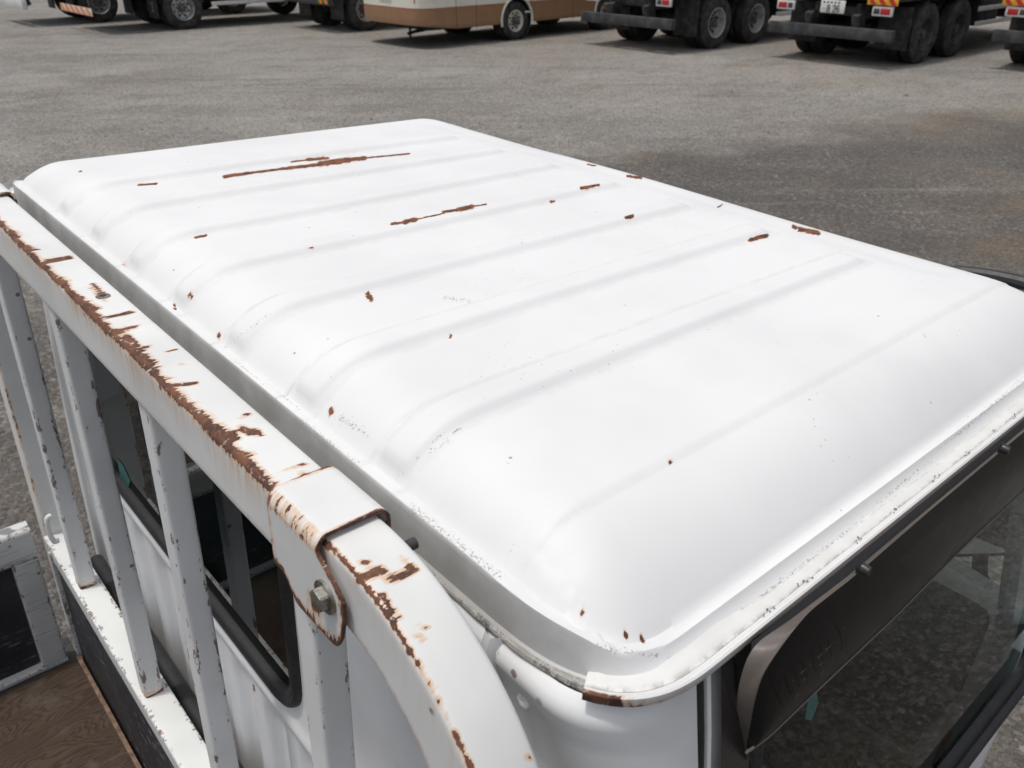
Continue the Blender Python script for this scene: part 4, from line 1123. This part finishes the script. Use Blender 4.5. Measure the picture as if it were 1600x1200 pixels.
def wheel(name, R, wdt, loc, s, parent, rimmat, dual=False, style='steel', hero=False):
    """s=+1: outer side faces +y; tyre (and its twin) > rim, hub"""
    rr = R * .575
    offs = [0.0] + ([-(wdt + .055)] if dual else [])
    first = None
    for q, of in enumerate(offs):
        h = wdt / 2
        pr_ = [(-h * .72, rr), (-h * .95, rr * 1.04), (-h, R * .78), (-h * .96, R * .90), (-h * .80, R * .968), (-h * .74, R * .99)]
        for k in range(5):                                  # circumferential grooves
            c = -h * .62 + k * h * .31
            pr_ += [(c - h * .10, R), (c - h * .02, R), (c, R - .012), (c + h * .06, R - .012), (c + h * .08, R)]
        pr_ += [(h * .74, R * .99), (h * .80, R * .968), (h * .96, R * .90), (h, R * .78), (h * .95, rr * 1.04), (h * .72, rr)]
        t = lathe('tyre', pr_, M_TYRE, n=48, axis='Y')
        t.parent = parent; t.location = (loc[0], loc[1] + s * of, loc[2])
        if q == 0: first = t
    h = wdt / 2
    dish = [(h * .80, rr * .995), (h * .93, rr * 1.0), (h * .97, rr * .965), (h * .90, rr * .93), (h * .55, rr * .90), (h * .10, rr * .86), (-h * .15, rr * .80), (-h * .25, rr * .62), (-h * .18, rr * .50), (-h * .20, .001)]
    if not dual: dish = [(h * .80, rr * .995), (h * .93, rr), (h * .97, rr * .965), (h * .85, rr * .92), (h * .35, rr * .86), (h * .15, rr * .78), (h * .45, rr * .56), (h * .50, rr * .40), (h * .48, .001)]
    r_ = lathe('rim', [(a * s, r) for a, r in dish], rimmat, first, n=40, axis='Y')
    z0 = dish[-1][0]
    hb = lathe('hub', [(a * s, r) for a, r in ((z0 - .01, rr * .36), (z0 + .06, rr * .34), (z0 + .075, rr * .24), (z0 + .12, rr * .22), (z0 + .13, rr * .16), (z0 + .13, .001))], M_HUB, first, n=24, axis='Y')
    bm = bmesh.new()
    for k in range(8):
        a = 2 * math.pi * k / 8; rad = rr * .47
        m4 = Matrix.Translation((rad * math.cos(a), s * (z0 + .018), rad * math.sin(a))) @ Matrix.Rotation(math.pi / 2, 4, 'X')
        bmesh.ops.create_cone(bm, cap_ends=True, segments=6, radius1=.022, radius2=.018, depth=.05, matrix=m4)
    bm_obj('wheel_nuts', bm, M_HUB, first, smooth=False)['kind'] = 'stuff'
    # hand holes
    bm = bmesh.new()
    for k in range(8):
        a = 2 * math.pi * (k + .5) / 8; rad = rr * .68
        zz = np.interp(.68, [.62, .80], [dish[-3][0] if dual else dish[-4][0], dish[-4][0] if dual else dish[-5][0]])
        m4 = Matrix.Translation((rad * math.cos(a), s * (max(zz, z0) + .006), rad * math.sin(a))) @ Matrix.Rotation(math.pi / 2, 4, 'X')
        bmesh.ops.create_cone(bm, cap_ends=True, segments=12, radius1=rr * .10, radius2=rr * .10, depth=.012, matrix=m4)
    bm_obj('hand_holes', bm, M_RUBBER, first, smooth=False)['kind'] = 'stuff'
    return first
M_HUB = simple('hub_steel', (.16, .15, .14), .55, .7, var=.3, scale=30, dirt=.5)
for (x, y, s) in ((.86, .30, -1), (.86, 2 * YC - .30, 1), (-1.75, .42, -1), (-1.75, 2 * YC - .42, 1)):
    gz = .0366 * x - .0184 * y + 0.0
    # height of the ground in the truck frame under the wheel
    gz = 2.3 - (2.3 + RT[2, 0] * x + RT[2, 1] * y) / RT[2, 2]
    R = .34 if x > 0 else .33
    wheel('wheel', R, .18, (x - BASE[0], y - BASE[1], gz + R - BASE[2]), s, truck, M_RIM, dual=x < 0)
for x in (.86, -1.75):
    T(tube('axle', [(x, .35, .335 + .035 * (x - .86) * .9), (x, 2 * YC - .35, .335 + .035 * (x - .86) * .9)], .05, M_CHASSIS, n=12))

#BACKGROUND
# ================================================================== VEHICLES PARKED ALONG THE FAR SIDE
GRP = 'vehicles parked along the far side of the yard'
M_WHITE = simple('truck_white', (.72, .73, .73), .4, var=.06, scale=3, dirt=.25)
M_GREEN = simple('truck_green', (.02, .15, .085), .4, var=.1, scale=4, dirt=.3)
M_GREY = simple('bumper_dark_grey', (.036, .038, .043), .6, var=.15, scale=5, bump=.1, dirt=.35, dirtcol=(.13, .12, .105))
M_FLAP = simple('mudflap_rubber', (.020, .020, .022), .75, var=.25, scale=8, dirt=.4)
M_RED = simple('red_lens', (.45, .02, .02), .25, var=.1)
M_REDP = simple('red_reflective', (.50, .03, .02), .4, var=.08)
M_YEL = simple('yellow_reflective', (.72, .40, .03), .4, var=.08)
M_ORG = simple('orange_reflective', (.72, .22, .02), .4, var=.08)
M_LENS = simple('white_lens', (.62, .62, .60), .3, var=.1)
M_PLATE = simple('number_plate_white', (.70, .71, .68), .4, var=.05)
M_INK = simple('plate_green_ink', (.025, .055, .04), .5, var=.05)
M_DGLASS = simple('dark_window', (.015, .018, .02), .08, var=.1)
M_BRIM = simple('dark_rim', (.05, .05, .052), .6, .2, var=.3, scale=14, dirt=.6)

GLYPH = {'8': [[(math.sin(t) * .42, .72 + .28 * math.cos(t)) for t in np.linspace(0, 6.283, 17)], [(math.sin(t) * .5, .24 + .26 * math.cos(t)) for t in np.linspace(0, 6.283, 17)]],
         '2': [[(-.45, .74), (-.38, .92), (-.12, 1.0), (.18, 1.0), (.42, .88), (.45, .70), (.30, .50), (-.10, .26), (-.45, .0), (.48, .0)]],
         '6': [[(.40, .86), (.22, .99), (-.08, .99), (-.34, .84), (-.48, .52), (-.46, .24), (-.28, .03), (0, -.02), (.30, .04), (.46, .24), (.42, .44), (.20, .58), (-.10, .57), (-.36, .42)]]}
def plate_digits(body, h, mat, parent, x, yc, z0):
    """digits seen from behind the truck: image right is -y"""
    pitch = h * .66; y = yc + pitch * (len(body) - 1) / 2
    for ch in body:
        for line in GLYPH.get(ch, []):
            p = [(x, y - u * h * .50, z0 + v * h) for u, v in line]
            tube('plate_digit', p, h * .075, mat, parent, n=6)
        y -= pitch * (1.0 if ch != ' ' else .55)

def stripes(parent, y0, y1, z0, z1, x, n, ma, mb, slant=1, t=.004):
    """reflective board with slanted bands standing 2 mm proud; name: hazard_board > hazard_stripe"""
    bd = box('hazard_board', (x, y0, z0), (x + .012, y1, z1), ma, parent, .002)
    wd = (y1 - y0) / n
    for k in range(n):
        a0 = y0 + (k + .05) * wd; a1 = a0 + wd * .5; sh = slant * wd * .55
        P_ = []
        for yy, zz in ((a0, z0 + .004), (a1, z0 + .004), (a1 + sh, z1 - .004), (a0 + sh, z1 - .004)):
            P_.append((min(max(yy, y0 + .003), y1 - .003), zz))
        if abs(P_[0][0] - P_[1][0]) < .004 and abs(P_[2][0] - P_[3][0]) < .004: continue
        V = [(x - t, p[0], p[1]) for p in P_] + [(x + .002, p[0], p[1]) for p in P_]
        mesh_obj('hazard_stripe', V, [(0, 1, 2, 3), (4, 7, 6, 5), (0, 4, 5, 1), (1, 5, 6, 2), (2, 6, 7, 3), (3, 7, 4, 0)], mb, bd, smooth=False)
    return bd

def tail_lamp(parent, x, y0, y1, z0, z1, flip):
    h = box('tail_lamp', (x, y0, z0), (x + .06, y1, z1), M_LENS, parent, .012, 2)
    w_ = y1 - y0; a = y0 + w_ * (.42 if not flip else .10)
    box('red_lens', (x - .006, a, z0 + .03), (x + .004, a + w_ * .48, z1 - .03), M_RED, h, .006, 2)
    box('clear_lens', (x - .006, (y0 + w_ * .08) if not flip else (y0 + w_ * .62), z0 + .035), (x + .004, (y0 + w_ * .36) if not flip else (y0 + w_ * .92), z1 - .035), M_GREY, h, .005, 2)
    return h

def heavy_truck(name, loc, label, cat, hw=1.25, ax=(1.45, 2.87), tyreR=.515, rim=None, body=None, cab=None, plate=True, lamps=True, board=None, flap_mat=None, flaptext=False, bumper=(.47, .67), length=8.2, fender=None, bcol=None, rz=0.0, body_z=1.25):
    t = empty(name, loc, rz, label, cat, GRP)
    rim = rim or M_RIM
    for s in (-1, 1):
        box('chassis_rail', (.25, s * .42 - .045, .78), (length - .6, s * .42 + .045, 1.06), M_CHASSIS, t, .008)
    for xx in (.28, 1.0, 2.1, 3.4, 4.6): box('cross_member', (xx, -.40, .84), (xx + .08, .40, 1.0), M_CHASSIS, t, .006)
    if bumper:
        box('rear_bumper', (0, -hw - .02, bumper[0]), (.12, hw + .02, bumper[1]), bcol or M_GREY, t, .010, 2)
        for s in (-1, 1):
            box('bumper_bracket', (.10, s * .48 - .07, bumper[0] + .03), (.34, s * .48 + .07, .90), M_CHASSIS, t, .008, 2, rot=('Y', -.25))
    for x in ax:
        for s in (-1, 1):
            wheel('wheel', tyreR, .27, (x, s * (hw - .135), tyreR), s, t, rim, dual=True)
        tube('axle', [(x, -hw + .35, tyreR), (x, hw - .35, tyreR)], .085, M_CHASSIS, t, n=12)
        lathe('differential', [(-.24, .02), (-.2, .14), (0, .21), (.2, .14), (.24, .02)], M_CHASSIS, t, n=20, loc=(x, 0, tyreR))
    for s in (-1, 1):
        f = box('mud_flap', (ax[0] - tyreR - .16, s * (hw - .32) - .31, .28), (ax[0] - tyreR - .148, s * (hw - .32) + .31, 1.02), flap_mat or M_FLAP, t, .003)
        fr = [(ax[0] + tyreR * 1.12 * math.cos(q) if True else 0, tyreR + tyreR * 1.12 * math.sin(q)) for q in np.linspace(math.pi * .93, math.pi * .35, 10)]
        V = []
        for (fx, fz) in fr:
            for yy in (hw - .60, hw + .01): V.append((fx, s * yy, fz))
        mesh_obj('mud_guard', V, grid_faces(10, 2), fender or M_FLAP, t, sharp=None)
        # front axle wheel
        wheel('wheel', tyreR, .27, (length - 1.5, s * (hw - .135), tyreR), s, t, rim, dual=False)
        # fuel tank / battery box and side guard rails
        tb = box('fuel_tank' if s < 0 else 'battery_box', (ax[-1] + 1.0, s * (hw - .30) - .24, .50), (ax[-1] + 1.9, s * (hw - .30) + .24, 1.0), M_CHASSIS, t, .05, 3)
        for zz in (.52, .80):
            box('side_guard', (ax[-1] + .75, s * (hw - .02) - .012, zz), (length - 2.3, s * (hw - .02) + .012, zz + .09), M_LENS, t, .006)
    if lamps:
        for s in (-1, 1): tail_lamp(t, .04, s * .98 - .19, s * .98 + .19, .89, 1.05, s < 0)
    if plate:
        p = box('number_plate', (.06, -.245, .885), (.072, .245, 1.105), M_PLATE, t, .003)
        plate_digits(plate, .115, M_INK, p, .058, -.035, .905)
        for k in range(5): box('plate_mark', (.0565, .16 - k * .075, 1.052), (.0595, .20 - k * .075, 1.080), M_INK, p, 0)
        for k in range(2): box('plate_mark', (.0565, .185 - k * .035, .945), (.0595, .197 - k * .035, .965), M_INK, p, 0)
    if board: stripes(t, *board)
    # load body with ribs, tailgate, cab
    bm_ = body or M_WHITE
    box('load_floor', (.15, -hw, body_z - .12), (length - 2.1, hw, body_z), M_CHASSIS, t, .01)
    for s in (-1, 1):
        box('body_side', (.15, s * (hw - .03) - .03, body_z), (length - 2.1, s * (hw - .03) + .03, body_z + 1.0), bm_, t, .01)
        for xx in np.arange(.5, length - 2.4, .8): box('body_rib', (xx, s * (hw + .02) - .03, body_z - .06), (xx + .09, s * (hw + .02) + .03, body_z + .98), bm_, t, .008)
    box('tail_gate', (.09, -hw + .02, body_z - .02), (.145, hw - .02, body_z + .98), bm_, t, .01)
    for yy in np.linspace(-hw + .3, hw - .3, 4): box('gate_rib', (.03, yy - .04, body_z + .02), (.088, yy + .04, body_z + .94), bm_, t, .008)
    box('headboard', (length - 2.095, -hw, body_z), (length - 2.02, hw, body_z + 1.25), bm_, t, .01)
    c = box('cab', (length - 1.95, -hw, .75), (length, hw, 2.75), cab or M_WHITE, t, .10, 4)
    box('windscreen', (length - .012, -hw + .12, 1.6), (length + .01, hw - .12, 2.45), M_DGLASS, c, .03, 2)
    for s in (-1, 1): box('side_window', (length - 1.1, s * (hw + .003) - .006, 1.65), (length - .25, s * (hw + .003) + .006, 2.35), M_DGLASS, c, .004)
    box('front_bumper', (length - .1, -hw, .35), (length + .06, hw, .74), M_GREY, t, .03, 3)
    if flaptext:
        fx = ax[0] - tyreR - .163
        for k, (yy, zz, hh, ww) in enumerate(((0, .60, .05, .07), (0, .51, .06, .06), (.01, .41, .06, .08))):
            y0 = -(hw - .32) + yy
            box('flap_mark', (fx, y0 - ww / 2, zz), (fx + .004, y0 - ww / 2 + .02, zz + hh), M_LENS, t, 0)
            box('flap_mark', (fx, y0 - ww / 2 + .03, zz + hh - .018), (fx + .004, y0 + ww / 2, zz + hh), M_LENS, t, 0)
    return t

# R1: middle truck, silver rims; R2: truck with number plate; R3: cut by the frame edge
heavy_truck('tipper_truck', (14.3, 12.70, 0), 'dark-tailed tipper truck with silver rims, immediately right of the cream and brown bus', 'truck', ax=(1.55, 3.0), rim=M_RIM, plate='', body=M_WHITE)
heavy_truck('tipper_truck', (15.6, 8.78, 0), 'tipper truck with number plate 8 26 and dark dusty wheels', 'truck', ax=(1.40, 2.80), tyreR=.53, rim=M_BRIM, plate='8 26', body=M_WHITE, board=(-1.25, -.68, 1.07, 1.20, .03, 3, M_YEL, M_REDP, 1))
heavy_truck('tipper_truck', (17.3, 5.20, 0), 'tipper truck cut off by the right edge of the photo', 'truck', ax=(1.30, 2.70), tyreR=.53, rim=M_BRIM, plate='', body=M_WHITE, board=(.66, 1.25, 1.07, 1.20, .03, 3, M_YEL, M_REDP, 1))
# L-side trucks
heavy_truck('box_truck', (6.7, 23.85, 0), 'truck with orange-striped rear bumper and one bright silver rim on the left', 'truck', hw=1.2, ax=(2.22,), tyreR=.50, plate='', lamps=False, rim=M_RIM, bumper=None, flaptext=True, length=7.6,
            board=(-1.22, 1.2, .43, .60, .0, 6, M_LENS, M_ORG, 1))
heavy_truck('garbage_truck', (11.15, 20.45, 0), 'green truck half hidden behind the rear of the bus', 'truck', hw=1.12, ax=(1.05,), tyreR=.50, plate='', lamps=False, body=M_GREEN, cab=M_GREEN, rim=M_RIM, bumper=(.62, .80), bcol=M_GREY, length=7.0,
            board=(-1.12, -.60, .66, .98, -.02, 2, M_GREEN, M_ORG, 1))
heavy_truck('flatbed_truck', (6.0, 27.05, 0), 'white-bodied truck at the far left edge of the photo', 'truck', hw=1.2, ax=(1.9,), tyreR=.50, plate='', lamps=False, rim=M_RIM, bumper=(.42, .66), bcol=M_WHITE, length=7.2)

def bus():
    t = empty('minibus', (10.95, 16.5, 0), math.radians(2), 'cream and brown bus parked between the green truck and the silver-rimmed tipper', 'bus', GRP)
    cream = simple('bus_cream', (.74, .72, .62), .35, var=.05, scale=3, dirt=.2); brown = simple('bus_brown', (.31, .170, .088), .4, var=.1, scale=4, dirt=.3, dirtcol=(.20, .15, .11))
    redl = simple('bus_red_line', (.36, .13, .07), .4)
    Lb, hw = 7.0, 1.15
    def outline(z, inset=0.0):
        r = .38; pts = []
        x0 = .0 + inset + (.16 * max(0, .55 - z) if z < .55 else 0) ; x1 = Lb - inset; h = hw - inset
        for cx, cy, a0 in ((x0 + r, -h + r, 180), (x1 - r, -h + r, 270), (x1 - r, h - r, 0), (x0 + r, h - r, 90)):
            for k in range(7): a = math.radians(a0 + 90 * k / 6); pts.append((cx + r * math.cos(a), cy + r * math.sin(a)))
        out = []
        for i in range(len(pts)):
            p, q = np.array(pts[i]), np.array(pts[(i + 1) % len(pts)]); m_ = max(1, int(np.linalg.norm(q - p) / .06))
            for k in range(m_): out.append(p + (q - p) * k / m_)
        out = np.array(out); d = np.concatenate([[0], np.cumsum(np.linalg.norm(np.diff(np.vstack([out, out[:1]]), axis=0), axis=1))])
        t_ = np.linspace(0, d[-1], 260, endpoint=False); oo = np.vstack([out, out[:1]])
        return np.column_stack([np.interp(t_, d, oo[:, 0]), np.interp(t_, d, oo[:, 1])])
    arches = [(2.75, .43), (5.9, .43)]; WR_ = .47
    def shell(name, levels, mat, cut=True, par=t):
        rows = []
        for z, ins in levels:
            o_ = outline(z, ins); n = len(o_)
            bow = .05 * (1 - (o_[:, 1] / hw) ** 2) * (o_[:, 0] < 1)
            rear_up = (.10 * np.clip((1.0 - o_[:, 0]) / 1.0, 0, 1)) * (z < .43)
            rows.append(np.column_stack([o_[:, 0] - bow, o_[:, 1], np.full(n, z) + rear_up]))
        nmin = min(len(r) for r in rows); rows = [r[:nmin] for r in rows]
        A = np.array(rows); nz, n = A.shape[:2]; fs = []
        for f in grid_faces(nz, n, True):
            c = A.reshape(-1, 3)[list(f)].mean(0)
            if cut and abs(c[1]) > hw - .12 and any(math.hypot(c[0] - ax_, c[2] - az) < WR_ for ax_, az in arches): continue
            fs.append(f)
        return mesh_obj(name, A.reshape(-1, 3), fs, mat, par, sharp=40, flip=True)
    zz = np.linspace(.36, .78, 9)
    shell('skirt', [(z, .04 if z < .37 else 0) for z in zz], brown)
    shell('stripe', [(.776, -.002), (.80, -.002)], redl)
    zz = np.concatenate([np.linspace(.784, 1.25, 11), [1.6, 2.1, 2.35, 2.5, 2.56, 2.58]]); ins = [0] * 11 + [.01, .05, .10, .22, .5, .9]
    sh = shell('body', list(zip(zz, ins)), cream)
    for s in (-1, 1):
        for ax_, az in arches:
            pts = [(ax_ + WR_ * 1.02 * math.cos(a), s * (hw + .004), az + WR_ * 1.02 * math.sin(a)) for a in np.linspace(-.25, math.pi + .25, 24)]
            tube('wheel_arch', pts, .028, cream, t, n=8)
            lathe('wheel_well', [(-.30 * s, .01), (-.30 * s, WR_ * 1.0), (0, WR_ * 1.02)], M_FLAP, t, n=24, loc=(ax_, s * (hw - .03), az))
            wheel('wheel', .405, .205, (ax_, s * (hw - .13), .405), s, t, cream, dual=False)
        for k in range(5):
            x0 = 1.0 + k * 1.12; box('side_window', (x0, s * (hw - .03) - .012, 1.42), (x0 + 1.0, s * (hw - .03) + .018 * 1, 2.02), M_DGLASS, t, .02)
    for xx in (.95, 1.52, 3.2, 4.6):
        for s in (-1, 1): box('panel_joint', (xx, s * (hw + .001) - .002, .33), (xx + .008, s * (hw + .001) + .002, 1.35), M_FLAP, t, 0)
    box('rear_window', (-.03, -.75, 1.45), (.02, .75, 2.05), M_DGLASS, t, .02)
    for s in (-1, 1):
        lm = box('tail_lamp', (.012, s * .84 - .10, .88), (.06, s * .84 + .10, 1.20), M_RED, t, .02, 2)
    box('number_plate', (-.062, -.20, .90), (-.05, .20, 1.10), M_PLATE, t, .003)
    box('bumper_button', (.0, -.62, .78), (.03, -.56, .83), M_FLAP, t, .008)
    tube('exhaust_pipe', [(.9, -.45, .34), (.35, -.46, .30), (.15, -.47, .27)], .035, M_CHASSIS, t, n=10)
    box('tow_bar', (.45, -.14, .10), (.49, -.10, .34), M_CHASSIS, t, .005)
    mk = box('side_marker', (3.0, -hw - .012, .56), (3.16, -hw + .004, .60), M_LENS, t, .006)
    box('underframe', (.5, -.75, .32), (Lb - .4, .75, .60), M_CHASSIS, t, .02)
bus()
